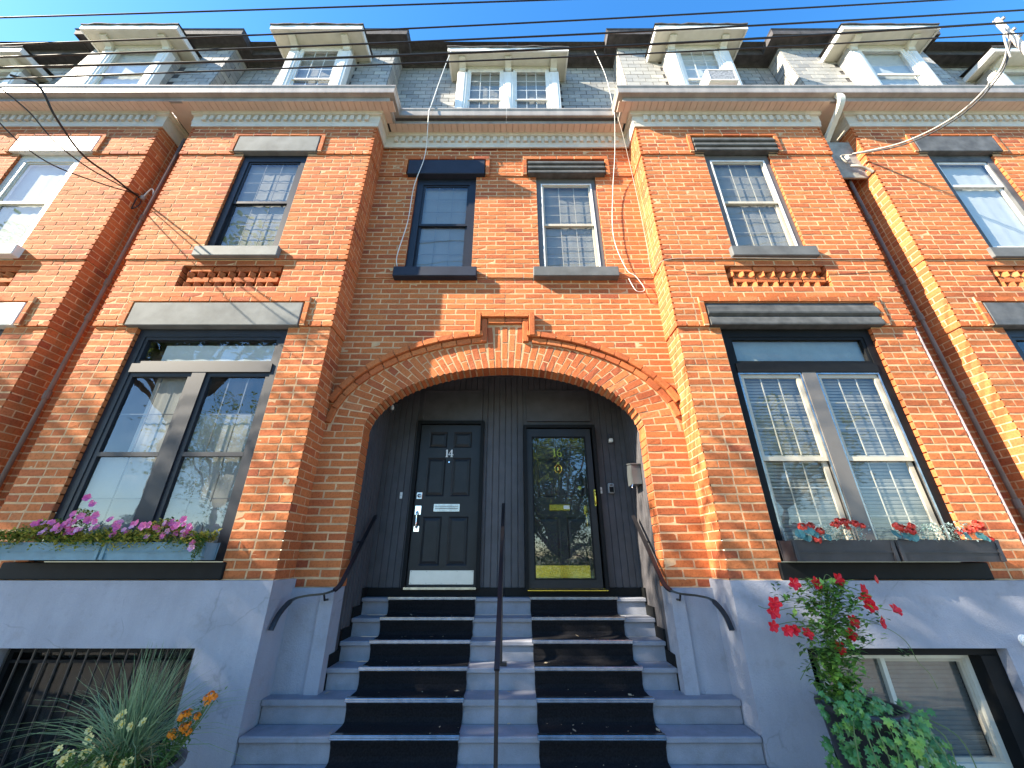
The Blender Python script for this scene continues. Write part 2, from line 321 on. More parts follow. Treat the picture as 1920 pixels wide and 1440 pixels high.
def brick(h, c, size, rz=0., ry=0.):
    bricks[h].append((Vector(c), size, rz, ry))
def row_intervals(u0, u1, z, holes):
    iv = [(u0, u1)]
    for (a, b, c, d) in holes:
        if c - .03 < z < d + .03:
            nv = []
            for (s, e) in iv:
                if b <= s or a >= e: nv.append((s, e)); continue
                if a > s + .02: nv.append((s, a))
                if b < e - .02: nv.append((b, e))
            iv = nv
    return iv
def fill(s, e, off):
    """cut an interval into bricks on the bond grid"""
    cuts = [s]; g = math.floor((s - off) / BL) * BL + off
    while g < e - 1e-6:
        if g > s + .075 and g < e - .075: cuts.append(g + random.uniform(-.012, .012))
        g += BL
    cuts.append(e)
    return [(cuts[i], cuts[i + 1]) for i in range(len(cuts) - 1)]
def wall_front(h, u0, u1, y, z0, z1, holes, lq=False, rq=False, exp=None, clip=None, proj=zproj, jd=.15):
    """brick face looking at the street; lq/rq: exposed left/right corner; exp: (left, right) outward growth of corbels"""
    i0 = round((z0 - Z0) / CH)
    i = i0
    while Z0 + i * CH < z1 - .02:
        z = Z0 + i * CH + CH / 2; p = proj(z)
        a = u0 - (p * .6 if lq else 0); b = u1 + (p * .6 if rq else 0); off = (i % 2) * BL / 2 + u0
        for (s, e) in row_intervals(a, b, z, holes):
            segs = []
            s2, e2 = s, e
            if lq and abs(s - a) < 1e-6:
                L = .268 if i % 2 else .128; segs.append((s, s + L + MJ, .268 if i % 2 == 0 else .128)); s2 = s + L + MJ
            if rq and abs(e - b) < 1e-6:
                L = .268 if i % 2 else .128; segs.append((e - L - MJ, e, .268 if i % 2 == 0 else .128)); e2 = e - L - MJ
            if e2 - s2 > .03: segs += [(q[0], q[1], jd if (abs(q[0] - s) < 1e-6 and s > a + .01) or (abs(q[1] - e) < 1e-6 and e < b - .01) else .128) for q in fill(s2, e2, off)]
            for (q0, q1, dep) in segs:
                if clip and clip(h, q0, q1, z, y - p - .002, dep): continue
                l0 = 0 if abs(q0 - s) < 1e-6 else MJ / 2; l1 = 0 if abs(q1 - e) < 1e-6 else MJ / 2
                L = q1 - q0 - l0 - l1
                brick(h, ((q0 + l0 + q1 - l1) / 2, y - p - .0025 + random.uniform(-.0015, .0015), z + random.uniform(-.0015, .0015)), (L, dep, CH - MJ), random.gauss(0, .004), random.gauss(0, .004))
        i += 1
def wall_return(h, x, y0, y1, z0, z1, side):
    """return face of a bay; side=+1 looks right (+x), -1 looks left"""
    i = round((z0 - Z0) / CH)
    while Z0 + i * CH < z1 - .02:
        z = Z0 + i * CH + CH / 2; p = zproj(z); xx = x + side * p * .6
        s = y0 - p + (.128 if i % 2 else .268) + MJ
        for (q0, q1) in ([(s, y1)] if y1 - s < .33 else [(s, s + .14), (s + .14, y1)] if i % 2 else [(s, y1)]):
            if q1 - q0 > .04: brick(h, (xx + side * .0025 + random.uniform(-.0015, .0015), (q0 + q1 - MJ) / 2, z), (q1 - q0 - MJ, .12, CH - MJ), side * math.pi / 2)
        i += 1
def mortar_front(h, u0, u1, y, z0, z1, holes, proj=zproj, inset=.0):
    zs = sorted({z0, z1} | {v for q in holes for v in (q[2], q[3]) if z0 < v < z1} | {v for v in ((4.53, 5.61, 7.84) if proj is zproj else (5.605, 7.815) if proj is aproj else ()) if z0 < v < z1})
    us = sorted({u0, u1} | {v for q in holes for v in (q[0], q[1]) if u0 < v < u1})
    for i in range(len(zs) - 1):
        for j in range(len(us) - 1):
            uc, zc = (us[j] + us[j + 1]) / 2, (zs[i] + zs[i + 1]) / 2
            if any(a < uc < b and c < zc < d for (a, b, c, d) in holes): continue
            yy = y - proj(zc) + inset
            mortar[h].quad((us[j], yy, zs[i]), (us[j + 1], yy, zs[i]), (us[j + 1], yy, zs[i + 1]), (us[j], yy, zs[i + 1]))
def mortar_return(h, x, y0, y1, z0, z1, side):
    zs = [z0] + [v for v in (4.53, 5.61, 7.84) if z0 < v < z1] + [z1]
    for i in range(len(zs) - 1):
        p = zproj((zs[i] + zs[i + 1]) / 2); xx = x + side * (p * .6 - .003)
        mortar[h].quad((xx, y0 - p + .012, zs[i]), (xx, y1, zs[i]), (xx, y1, zs[i + 1]), (xx, y0 - p + .012, zs[i + 1]))

def hood_frame(h, x0, x1, z0, z1, y):
    """brick label moulding round a lintel: a course on top and an upright at each end"""
    yy = y - zproj((z0 + z1) / 2) - .030
    mortar[h].box(x0 - .078, x1 + .078, yy + .004, yy + .03, z1 + .012, z1 + .078)
    for xx in (x0 - .045, x1 + .045): mortar[h].box(xx - .03, xx + .03, yy + .004, yy + .03, z0 - .012, z1 + .012)
    n = max(2, round((x1 - x0 + .16) / BL)); w = (x1 - x0 + .16) / n
    for k in range(n): brick(h, (x0 - .08 + w * (k + .5), yy, z1 + .045), (w - MJ, .15, .075), random.gauss(0, .006))
    for xx in (x0 - .045, x1 + .045): brick(h, (xx, yy, z0 + (z1 - z0) * .25), ((z1 - z0) * .5 - .012, .15, .068), 0, math.pi / 2); brick(h, (xx, yy + .001, z0 + (z1 - z0) * .75), ((z1 - z0) * .5 - .012, .15, .068), 0, math.pi / 2)
def lattice(h, x0, x1, z0, z1, y):
    """recessed panel with two rows of dog-tooth bricks"""
    p = zproj((z0 + z1) / 2); yb = y - p + .075; m = mortar[h]
    m.quad((x0, yb + .06, z0), (x1, yb + .06, z0), (x1, yb + .06, z1), (x0, yb + .06, z1))
    hh = (z1 - z0) / 4.0
    xs = x0 + .09; xe = x1 - .04
    for r, zc in enumerate((z0 + hh * 1.5, z0 + hh * 3.5)):
        n = int((xe - xs) / BL); w = (xe - xs) / n
        for k in range(n): brick(h, (xs + w * (k + .5), yb - .05, zc + (.0 if r else .0)), (w - MJ, .12, hh - MJ * .6))
    for zc in (z0 + hh * .55, z0 + hh * 2.5):
        n = 9; w = (xe - xs) / n
        for k in range(n): brick(h, (xs + w * (k + .5) - .03, yb - .045, zc), (.078, .10, hh - MJ), R(45))

def bay(h, s, x_in, x_out):
    """one projecting bay; s = -1 for the bay whose centre lies left of the porch"""
    xa, xb = min(x_in, x_out), max(x_in, x_out)
    c = (xa + xb) / 2
    lo = (c - .985, c + .985, 1.70, 4.50); lol = (c - 1.13, c + 1.13, 4.50, 4.87)
    up = (c - .535, c + .535, 5.62, 7.85); upl = (c - .685, c + .685, 7.85, 8.24)
    pan = (c - .72, c + .70, 5.143, 5.511)
    holes = [lo, lol, up, upl, pan]
    wall_front(h, xa, xb, B, Z0, ZTOP, holes, True, True)
    wall_return(h, xa, B, GR + .02, Z0, ZTOP, -1); wall_return(h, xb, B, GR + .02, Z0, ZTOP, 1)
    mortar_front(h, xa + .01, xb - .01, B, Z0 - .15, ZTOP + .1, holes)
    mortar_return(h, xa, B, GR + .05, Z0 - .15, ZTOP + .1, -1); mortar_return(h, xb, B, GR + .05, Z0 - .15, ZTOP + .1, 1)
    hood_frame(h, lol[0], lol[1], lol[2] + .02, lol[3], B); hood_frame(h, upl[0], upl[1], upl[2] + .02, upl[3], B)
    lattice(h, *pan, B)
    return c
CB = {}
CB['left'] = bay('left', -1, -XI, -XO); CB['right'] = bay('right', 1, XI, XO)
CB['far_left'] = bay('far_left', -1, -XN, -XF); CB['far_right'] = bay('far_right', 1, XN, XF)
# grooves between bays
for sgn, h in ((-1, 'left'), (1, 'right')):
    a, b = sorted((sgn * XO, sgn * XN))
    mortar_front(h, a, b, GR, .0, ZTOP + .1, [], FLAT)
    wall_front(h, a, b, GR, Z0, ZTOP, [], proj=FLAT)
# beyond the frame: the neighbours' recessed fronts
for sgn, h in ((-1, 'far_left'), (1, 'far_right')):
    a, b = sorted((sgn * XF, sgn * 13.6)); mortar_front(h, a, b, A, 0, ZTOP + .1, [], FLAT)

# ---- arch wall
AX, AZ, AB = 1.77, 3.20, .89              # intrados half width, springing height, rise
def ell(a, b, t): return (a * math.cos(t), AZ + b * math.sin(t))
RA, RB = 2.19, 1.28                       # back of the voussoir ring
HA, HB = 2.40, 1.46                       # outside of the label moulding
def outside(x, z, a, b): return (x / a) ** 2 + (max(z - AZ, 0) / b) ** 2
def arch_clip(h, q0, q1, z, yf, dep):
    za, zb = z - CH / 2 + MJ / 2, z + CH / 2 - MJ / 2
    if z > AZ - .02:
        pts = [(q0 + MJ / 2, za), (q1 - MJ / 2, za), (q1 - MJ / 2, zb), (q0 + MJ / 2, zb)]
        ins = [outside(x, zz, RA + .04, RB + .04) < 1 for x, zz in pts]
        if abs((q0 + q1) / 2) < .40 and z < 4.86: return True
        if all(ins): return True
        if any(ins):
            xm, zm = (q0 + q1) / 2, z            # clip by the tangent of the ring near the brick
            sc = math.sqrt(outside(xm, zm, RA + .04, RB + .04)); px, pz = xm / sc, AZ + (zm - AZ) / sc
            nx, nz = px / (RA ** 2), (pz - AZ) / (RB ** 2); d = nx * px + nz * pz
            out = []
            for i in range(4):
                P, Q = pts[i], pts[(i + 1) % 4]; fp = nx * P[0] + nz * (P[1]) - d; fq = nx * Q[0] + nz * (Q[1]) - d
                if fp >= 0: out.append(P)
                if fp * fq < 0: t = fp / (fp - fq); out.append((P[0] + (Q[0] - P[0]) * t, P[1] + (Q[1] - P[1]) * t))
            if len(out) >= 3: bricks[h].append(('poly', out, yf, yf + dep))
            return True
    return False
for h, sgn in (('left', -1), ('right', 1)):
    w = (.52, 1.55, 5.60, 7.80); wl_ = (.37, 1.72, 7.80, 8.17)
    holes = [w, wl_] if sgn > 0 else [(-w[1], -w[0], w[2], w[3]), (-wl_[1], -wl_[0], wl_[2], wl_[3])]
    jx = AX
    if sgn > 0:
        holes2 = holes + [(-1, jx, 0, AZ + .0)]; u0, u1 = 0.0, XI
    else:
        holes2 = holes + [(-jx, 1, 0, AZ + .0)]; u0, u1 = -XI, 0.0
    wall_front(h, u0, u1, A, Z0 - CH, ZTOP, holes2, clip=arch_clip, jd=.235, proj=aproj)
    hl = holes[1]; hood_frame(h, hl[0], hl[1], hl[2] + .02, hl[3], A)
    # mortar in strips above the arch
    n = 40
    for k in range(n):
        xl = [AX * q / 36 for q in range(37)] + [AX + (XI - AX) * q / 4 for q in range(1, 5)]; xa, xb = sorted((sgn * xl[k], sgn * xl[k + 1])); xm = abs((xa + xb) / 2)
        ring = lambda x: AZ + (AB + .012) * math.sqrt(max(0, 1 - (min(abs(x), AX + .012) / (AX + .012)) ** 2))
        if xm > AX: zb_a = zb_b = 1.3
        else: zb_a, zb_b = ring(xa), ring(xb)
        zt = 5.55
        mortar[h].quad((xa, A, zb_a), (xb, A, zb_b), (xb, A, zt), (xa, A, zt))
    mortar_front(h, u0, u1, A, 5.55, ZTOP + .1, holes, aproj)
    # jamb return bricks and mortar
    xs = sgn * AX
    mortar[h].quad((xs + sgn * .011, A, 1.3), (xs + sgn * .011, A + .23, 1.3), (xs + sgn * .011, A + .23, AZ + .1), (xs + sgn * .011, A, AZ + .1))
    # soffit lining behind the ring
    prev = None
    for k in range(25):
        t = math.pi / 2 * k / 24; e = ell(AX + .012, AB + .012, t); q = (sgn * e[0], e[1])
        if prev: mortar[h].quad((prev[0], A + .02, prev[1]), (q[0], A + .02, q[1]), (q[0], A + .24, q[1]), (prev[0], A + .24, prev[1]))
        prev = q
# voussoir ring: radial bricks, long/short alternating, spaced evenly along the intrados
NT = 2000
def arc_table(a, b):
    S_ = [0.0]
    for k in range(NT):
        p0, p1 = ell(a, b, math.pi * k / NT), ell(a, b, math.pi * (k + 1) / NT); S_.append(S_[-1] + math.hypot(p1[0] - p0[0], p1[1] - p0[1]))
    return S_
def arc_point(S_, a, b, fr):
    s_ = S_[-1] * fr; j_ = next(i for i in range(NT) if S_[i + 1] >= s_ - 1e-9); return ell(a, b, math.pi * (j_ + (s_ - S_[j_]) / (S_[j_ + 1] - S_[j_])) / NT)
SI, SO = arc_table(AX, AB), arc_table(RA, RB)
nv = int(SI[-1] / .083); nv += (nv + 1) % 2
for k in range(nv):
    fr = (k + .5) / nv; x, z = arc_point(SI, AX, AB, fr); xo_, zo_ = arc_point(SO, RA, RB, fr)
    key = abs(x) < .21; th = math.hypot(xo_ - x, zo_ - z); nx, nz = (xo_ - x) / th, (zo_ - z) / th
    if key: nx, nz = nx * .6, nz; ln = math.hypot(nx, nz); nx /= ln; nz /= ln
    lens = [th * .36, th * .64] if k % 2 else [th * .64, th * .36]
    if key: lens = ([.13, .265, .265] if k % 2 else [.265, .265, .13])
    h = 'left' if x < 0 else 'right'; r = 0; ang = math.atan2(nz, nx); wi, wo = SI[-1] / nv, SO[-1] / nv
    for m_, L in enumerate(lens):
        q = min(1, (r + L / 2) / th); wdt = wi + (wo - wi) * q * (.35 if key else 1)
        brick(h, (x + nx * (r + L / 2), A - .003 + random.uniform(-.0015, .0015), z + nz * (r + L / 2)), (L - MJ, .23 if r == 0 else .128, wdt - MJ * .9), 0, -ang)
        r += L
# two-course label moulding that steps round the keystone
for ring_i, (oa, ob, prj) in enumerate(((RA + .055, RB + .05, .035), (RA + .15, RB + .14, .07))):
    L = 0; pts = []
    for k in range(400):
        t = math.pi * k / 399; pts.append(ell(oa, ob, t))
    run = [pts[0]]; acc = 0
    for p0, p1 in zip(pts, pts[1:]):
        acc += math.hypot(p1[0] - p0[0], p1[1] - p0[1])
        if acc >= .20: run.append(p1); acc = 0
    for p0, p1 in zip(run, run[1:]):
        cx, cz = (p0[0] + p1[0]) / 2, (p0[1] + p1[1]) / 2
        lim = .29 + .09 * ring_i
        if abs(cx) < lim + .02 or abs(cx) > XI - .03 or cz < AZ + .05: continue
        brick('left' if cx < 0 else 'right', (cx, A - prj, cz), (math.hypot(p1[0] - p0[0], p1[1] - p0[1]) - .010, .16, .084), 0, -math.atan2(p1[1] - p0[1], p1[0] - p0[0]))
    kx = .29 + .09 * ring_i; kz = 4.78 + .09 * ring_i + .045
    zb = AZ + ob * math.sqrt(1 - (kx / oa) ** 2)
    for sgn, h in ((-1, 'left'), (1, 'right')):
        brick(h, (sgn * kx, A - prj - .012, (zb - .04 + kz + .04) / 2), (kz - zb + .07, .16, .08), 0, math.pi / 2)
        brick(h, (sgn * (kx - .045) / 2, A - prj - .008, kz), (kx - .052, .16, .084))

# ---- make the bricks
NVAR = 10
def brick_geo(v, rng):
    """unit brick: 1 x 1 x 1 with front at y=0, worn edges"""
    nx, nz = 3, 2
    ex, ez, ey = .020, .075, .045
    verts = []; ji = lambda s: rng.uniform(-s, s)
    xs = [-.5 + ex + (1 - 2 * ex) * i / nx for i in range(nx + 1)]; zs = [-.5 + ez + (1 - 2 * ez) * k / nz for k in range(nz + 1)]
    idx = {}
    for k, z in enumerate(zs):
        for i, x in enumerate(xs):
            idx[i, k] = len(verts); verts.append((x + ji(.006), ji(.009), z + ji(.02)))
    faces = [(idx[i, k], idx[i + 1, k], idx[i + 1, k + 1], idx[i, k + 1]) for k in range(nz) for i in range(nx)]
    per = [(i, 0) for i in range(nx)] + [(nx, k) for k in range(nz)] + [(i, nz) for i in range(nx, 0, -1)] + [(0, k) for k in range(nz, 0, -1)]
    o1 = len(verts)
    for (i, k) in per:
        x = -.5 if i == 0 else .5 if i == nx else xs[i]; z = -.5 if k == 0 else .5 if k == nz else zs[k]
        if i in (0, nx) and k in (0, nz): x *= .990; z *= .955
        verts.append((x + (ji(.004) if i in (0, nx) else 0), ey + ji(.02), z + (ji(.022) if k in (0, nz) else 0)))
    o2 = len(verts)
    for (i, k) in per:
        x = -.5 if i == 0 else .5 if i == nx else xs[i]; z = -.5 if k == 0 else .5 if k == nz else zs[k]
        verts.append((x, 1., z))
    n = len(per)
    for j in range(n):
        a, b = idx[per[j]], idx[per[(j + 1) % n]]
        faces.append((a, o1 + j, o1 + (j + 1) % n, b)); faces.append((o1 + j, o2 + j, o2 + (j + 1) % n, o1 + (j + 1) % n))
    return verts, faces
rng = random.Random(3)
BG = [brick_geo(v, rng) for v in range(NVAR)]
BM = []
for v, f in BG:
    me = MB().add(v, f).mesh('brick'); me.materials.append(M['brick']); BM.append(me)
def bmat(rec):
    c, (L, d, hh), rz, ry = rec
    return Matrix.Translation(c) @ Rm(rz, 'Z') @ Rm(ry, 'Y') @ Matrix.Diagonal((L, d, hh, 1))
fwd = Vector((0, math.cos(R(24.3)), math.sin(R(24.3)))); upv = Vector((0, -math.sin(R(24.3)), math.cos(R(24.3))))
def px_size(c, L, hh):
    d = Vector(c) - CAM; a = d.dot(fwd); u = d.x / a; v = d.dot(upv) / a
    if a < .1 or abs(u) > 1.36 or abs(v) > 1.02: return 0
    return L * hh / (a * a)
for h in HK:
    recs = []
    for rec in bricks[h]:
        if rec[0] == 'poly': recs.append((0, rec)); continue
        recs.append((px_size(rec[0], rec[1][0], rec[1][2]), rec))
    recs.sort(key=lambda q: -q[0])
    mass = MB()
    for n, (s, rec) in enumerate(recs):
        a = rng.random()
        if rec[0] == 'poly':
            _, pts, y0, y1 = rec; mass.prism(pts, y0, y1, 'y'); 
            for q in range(len(pts) + 2): mass.a[-1 - q] = a
            continue
        M4 = bmat(rec)
        if n < 300 and s > 0:
            put('brick', BM[rng.randrange(NVAR)], H[h], M4)
        else:
            v, f = BG[rng.randrange(NVAR)]; mass.add([M4 @ Vector(q) for q in v], f, a)
    mass.build('upper_brickwork', 'brick_mass', H[h], attr='rnd', kind='stuff')
    mortar[h].build('wall', 'mortar', H[h])

# ------------------------------------------------------------------ windows, lintels, sills
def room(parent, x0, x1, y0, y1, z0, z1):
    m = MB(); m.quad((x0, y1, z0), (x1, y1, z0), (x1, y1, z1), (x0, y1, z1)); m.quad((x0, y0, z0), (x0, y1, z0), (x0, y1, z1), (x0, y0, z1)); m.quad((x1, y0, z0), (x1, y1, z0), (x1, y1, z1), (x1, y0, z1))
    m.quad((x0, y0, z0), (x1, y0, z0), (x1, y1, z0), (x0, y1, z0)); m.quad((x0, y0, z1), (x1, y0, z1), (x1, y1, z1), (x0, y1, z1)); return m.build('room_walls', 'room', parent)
def pane_obj(parent, x0, x1, y, z0, z1, mat='glass'):
    return MB().quad((x0, y, z0), (x1, y, z0), (x1, y, z1), (x0, y, z1)).build('pane', mat, parent)
def frame_mb(x0, x1, z0, z1, y0, y1, w, wb=None, wt=None):
    wb = w if wb is None else wb; wt = w if wt is None else wt
    m = MB(); m.box(x0, x0 + w, y0, y1, z0, z1); m.box(x1 - w, x1, y0, y1, z0, z1)
    m.box(x0 + w, x1 - w, y0, y1, z0, z0 + wb); m.box(x0 + w, x1 - w, y0, y1, z1 - wt, z1); return m
def muntins(parent, x0, x1, z0, z1, y, nv_, nh, mat='white', t=.012):
    for k in range(nv_):
        x = x0 + (x1 - x0) * (k + 1) / (nv_ + 1); MB().box(x - t / 2, x + t / 2, y, y + .008, z0, z1).build('muntin', mat, parent)
    for k in range(nh):
        z = z0 + (z1 - z0) * (k + 1) / (nh + 1); MB().box(x0, x1, y + .001, y + .007, z - t / 2, z + t / 2).build('muntin', mat, parent)
SLM = None
M['slat_dark'] = pm('dark_slat', (.13, .135, .12), .7, var=.15, vscale=10)
def venetian(parent, x0, x1, y, z0, z1, step=.05, mat=None):
    global SLM
    if SLM is None:
        SLM = MB().add([(-.5, -.022, -.006), (.5, -.022, -.006), (.5, 0, .006), (-.5, 0, .006), (.5, .022, -.002), (-.5, .022, -.002)], [(0, 1, 2, 3), (3, 2, 4, 5)]).mesh('slat'); SLM.materials.append(M['slat'])
    z = z0; me_ = SLM
    if mat: me_ = SLM.copy(); me_.materials[0] = M[mat]
    while z < z1:
        put('slat', me_, parent, Tm((x0 + x1) / 2, y, z) @ Rm(R(66) + random.gauss(0, .03), 'X') @ Matrix.Diagonal((x1 - x0, 1, 1, 1))); z += step
def blind(parent, x0, x1, y, z0, z1, mat='blind'):
    n = 14; m = MB(); vs_ = []; 
    for i in range(n + 1):
        x = x0 + (x1 - x0) * i / n; yy = y + .004 * math.sin(i * 2.3) ; vs_ += [(x, yy, z0), (x, yy, z1)]
    m.add(vs_, [(2 * i, 2 * i + 2, 2 * i + 3, 2 * i + 1) for i in range(n)]); return m.build('blind', mat, parent, smooth=True)
def sash_window(h, x0, x1, z0, z1, yf, frame, sash, blind_mat, mun=None, mm=('sill_light', .008), fw=.07, mid=None, label=None, slats=False, storm=None):
    """double-hung window set in its opening; yf is the brick face"""
    w = frame_mb(x0 + .004, x1 - .004, z0 + .004, z1 - .004, yf + .035, yf + .16, fw, .06, .14).build('window', frame, H[h])
    if label: w['label'] = label
    a, b, c, d = x0 + fw, x1 - fw, z0 + .06, z1 - .14
    mid = mid if mid is not None else (c + d) / 2
    frame_mb(a, b, mid - .02, d, yf + .050, yf + .072, .04, .045).build('upper_sash', sash, w)
    frame_mb(a, b, c, mid + .025, yf + .075, yf + .098, .045, .06, .045).build('lower_sash', sash, w)
    if storm: frame_mb(a - .012, b + .012, c - .01, d + .012, yf + .025, yf + .045, .022).build('storm_frame', storm, w)
    pane_obj(w, a + .03, b - .03, yf + .060, mid, d - .03); pane_obj(w, a + .03, b - .03, yf + .085, c + .04, mid)
    if mun:
        muntins(w, a + .04, b - .04, mid + .02, d - .04, yf + .064, *mun, *mm); muntins(w, a + .045, b - .045, c + .06, mid - .02, yf + .089, *mun, *mm)
    if slats: venetian(w, a + .01, b - .01, yf + .14, c, d)
    else: blind(w, a - .02, b + .02, yf + .118, c - .03, d + .05, blind_mat)
    room(w, x0 + .01, x1 - .01, yf + .155, yf + .9, z0 + .01, z1 - .01)
    return w
def plate_lintel(h, x0, x1, z0, z1, y, mat):
    p = zproj((z0 + z1) / 2); m = bevel_box(x0 + .006, x1 - .006, y - p - .03, y + .12, z0 + .004, z1 - .012, .008)
    return m.build('lintel', mat, H[h])
def shutter_lintel(h, x0, x1, z0, z1, y, ridges=3):
    p = zproj((z0 + z1) / 2); m = MB(); n = ridges; hh = (z1 - z0 - .02) / n; pts = [(y + .12, z0 + .004)]
    for k in range(n):
        zb = z0 + .004 + hh * k; pts += [(y - p - .045, zb), (y - p - .050, zb + hh * .12), (y - p - .035, zb + hh * .62), (y - p - .005, zb + hh * .85)]
    pts += [(y - p - .005, z1 - .014), (y + .12, z1 - .014)]
    m.prism(pts, x0 + .008, x1 - .008, 'x'); return m.build('lintel', 'shutter', H[h])
def sill(h, x0, x1, z0, z1, y, mat, out=.07):
    p = zproj(z1); m = bevel_box(x0, x1, y - p - out, y + .2, z0, z1, .01); return m.build('sill', mat, H[h])

# upper bay windows
c = CB['left']; sash_window('left', c - .535, c + .535, 5.80, 7.85, B - .046, 'navy', 'navy', 'blind', (2, 3), fw=.10)
plate_lintel('left', c - .685, c + .685, 7.85, 8.24, B, 'lint_grey'); sill('left', c - .60, c + .60, 5.62, 5.80, B, 'sill_light')
c = CB['right']; sash_window('right', c - .535, c + .535, 5.80, 7.85, B - .046, 'taupe_frame', 'beige', 'blind', (2, 2), ('beige', .009), .10, storm='white')
shutter_lintel('right', c - .685, c + .685, 7.85, 8.24, B); sill('right', c - .60, c + .62, 5.62, 5.80, B, 'sill_grey')
c = CB['far_left']; sash_window('far_left', c - .535, c + .535, 5.80, 7.85, B - .046, 'white', 'cream', 'blind_white', None, fw=.13)
plate_lintel('far_left', c - .685, c + .685, 7.85, 8.24, B, 'lint_white'); sill('far_left', c - .66, c + .62, 5.62, 5.80, B, 'white', .10)
c = CB['far_right']; sash_window('far_right', c - .535, c + .535, 5.80, 7.85, B - .046, 'lint_black', 'white', 'blind_white', None, fw=.11, mid=7.15)
plate_lintel('far_right', c - .685, c + .685, 7.85, 8.24, B, 'lint_black'); sill('far_right', c - .60, c + .62, 5.62, 5.80, B, 'sill_grey', .04)
# centre windows
sash_window('left', -1.55, -.52, 5.75, 7.80, A - .02, 'navy', 'navy', 'blind', (2, 2), fw=.11)
plate_lintel('left', -1.72, -.37, 7.80, 8.17, A, 'lint_navy'); sill('left', -1.68, -.43, 5.57, 5.75, A, 'lint_navy')
sash_window('right', .52, 1.55, 5.75, 7.80, A - .02, 'taupe_frame', 'beige', 'blind', (2, 3), ('beige', .009), .09, storm='white')
shutter_lintel('right', .37, 1.72, 7.80, 8.17, A); sill('right', .42, 1.70, 5.57, 5.75, A, 'sill_grey')

def big_window(h, c, style):
    x0, x1, z0, z1 = c - .985, c + .985, 1.72, 4.50
    fm = {'left': 'navy', 'right': 'black'}.get(style, 'navy')
    w = frame_mb(x0 + .004, x1 - .004, z0, z1 - .004, B + .045, B + .20, .10, .08, .11).build('window', fm, H[h])
    ZT0, ZT1, ZB = 4.02, 4.36, 3.90
    MB().box(x0 + .10, x1 - .10, B + .030, B + .15, ZB - .03, ZT0 - .03).build('transom_bar', fm, w)
    frame_mb(x0 + .10, x1 - .10, ZT0 - .03, ZT1 + .03, B + .055, B + .10, .045).build('transom_frame', fm, w)
    pane_obj(w, x0 + .13, x1 - .13, B + .085, ZT0, ZT1)
    MB().box(c - .085, c + .085, B + .035, B + .15, z0 + .08, ZB - .03).build('mullion', {'left': 'navy'}.get(style, 'taupe_frame'), w)
    for s in (-1, 1):
        a, b = sorted((c + s * .085, c + s * .885)); t0, t1 = z0 + .08, ZB - .03
        if style == 'right':
            frame_mb(a, b, t0, t1, B + .045, B + .06, .025).build('storm_frame', 'alu', w)
            frame_mb(a + .02, b - .02, 2.76, t1 - .02, B + .065, B + .09, .05, .05).build('upper_sash', 'beige', w)
            frame_mb(a + .02, b - .02, t0, 2.83, B + .092, B + .115, .055, .07, .05).build('lower_sash', 'beige', w)
            pane_obj(w, a + .05, b - .05, B + .078, 2.80, t1 - .05); pane_obj(w, a + .06, b - .06, B + .104, t0 + .05, 2.79)
            muntins(w, a + .07, b - .07, 2.83, t1 - .07, B + .083, 2, 2, 'beige', .011); muntins(w, a + .075, b - .075, t0 + .07, 2.77, B + .109, 2, 2, 'beige', .011)
            venetian(w, a + .02, b - .02, B + .150, t0, t1, .040)
        else:
            frame_mb(a, b, t0, t1, B + .055, B + .10, .055, .07).build('casement', fm, w)
            MB().box(a + .05, b - .05, B + .054, B + .098, 2.81, 2.86).build('glazing_rail', fm, w)
            pane_obj(w, a + .04, b - .04, B + .08, 2.85, t1 - .04); pane_obj(w, a + .04, b - .04, B + .08, t0 + .05, 2.82)
            muntins(w, a + .05, b - .05, t0 + .06, t1 - .05, B + .088, 1 if s < 0 else 2, 3, 'lint_black', .012)
            blind(w, a, b, B + .14, t0 - .02, 2.86)
            if s < 0: blind(w, a + .30, b, B + .14, 2.84, t1)
            else: blind(w, a, b, B + .14, 2.84, 3.35)
    if style == 'right':
        blind(w, x0 + .1, x1 - .1, B + .13, ZT0 - .05, ZT1 + .06, 'blind_green')
    else:
        blind(w, x0 + .35, x1 - .12, B + .13, ZT0 - .05, ZT1 - .06, 'blind_white')
    room(w, x0 + .01, x1 - .01, B + .19, B + 1.0, z0 + .01, z1 - .01)
    return w
M['blind_green'] = pm('grey_green_blind', (.22, .26, .23), .9, var=.12, vscale=6, fine=.15)
big_window('left', CB['left'], 'left'); plate_lintel('left', CB['left'] - 1.13, CB['left'] + 1.13, 4.50, 4.87, B, 'lint_grey')
big_window('right', CB['right'], 'right'); shutter_lintel('right', CB['right'] - 1.13, CB['right'] + 1.13, 4.50, 4.87, B, 2)
big_window('far_left', CB['far_left'], 'far'); plate_lintel('far_left', CB['far_left'] - 1.13, CB['far_left'] + 1.13, 4.50, 4.87, B, 'lint_white')
big_window('far_right', CB['far_right'], 'far'); plate_lintel('far_right', CB['far_right'] - 1.13, CB['far_right'] + 1.13, 4.50, 4.87, B, 'lint_black')
# black boards below the big windows
for h in HK:
    c = CB[h]; x0, x1 = (c - 1.20, c + 1.03) if h in ('left', 'far_left') else (c - 1.03, c + 1.06)
    bevel_box(x0, x1, B - .035, B + .12, 1.558, 1.715, .008).build('sill_board', 'black', H[h])

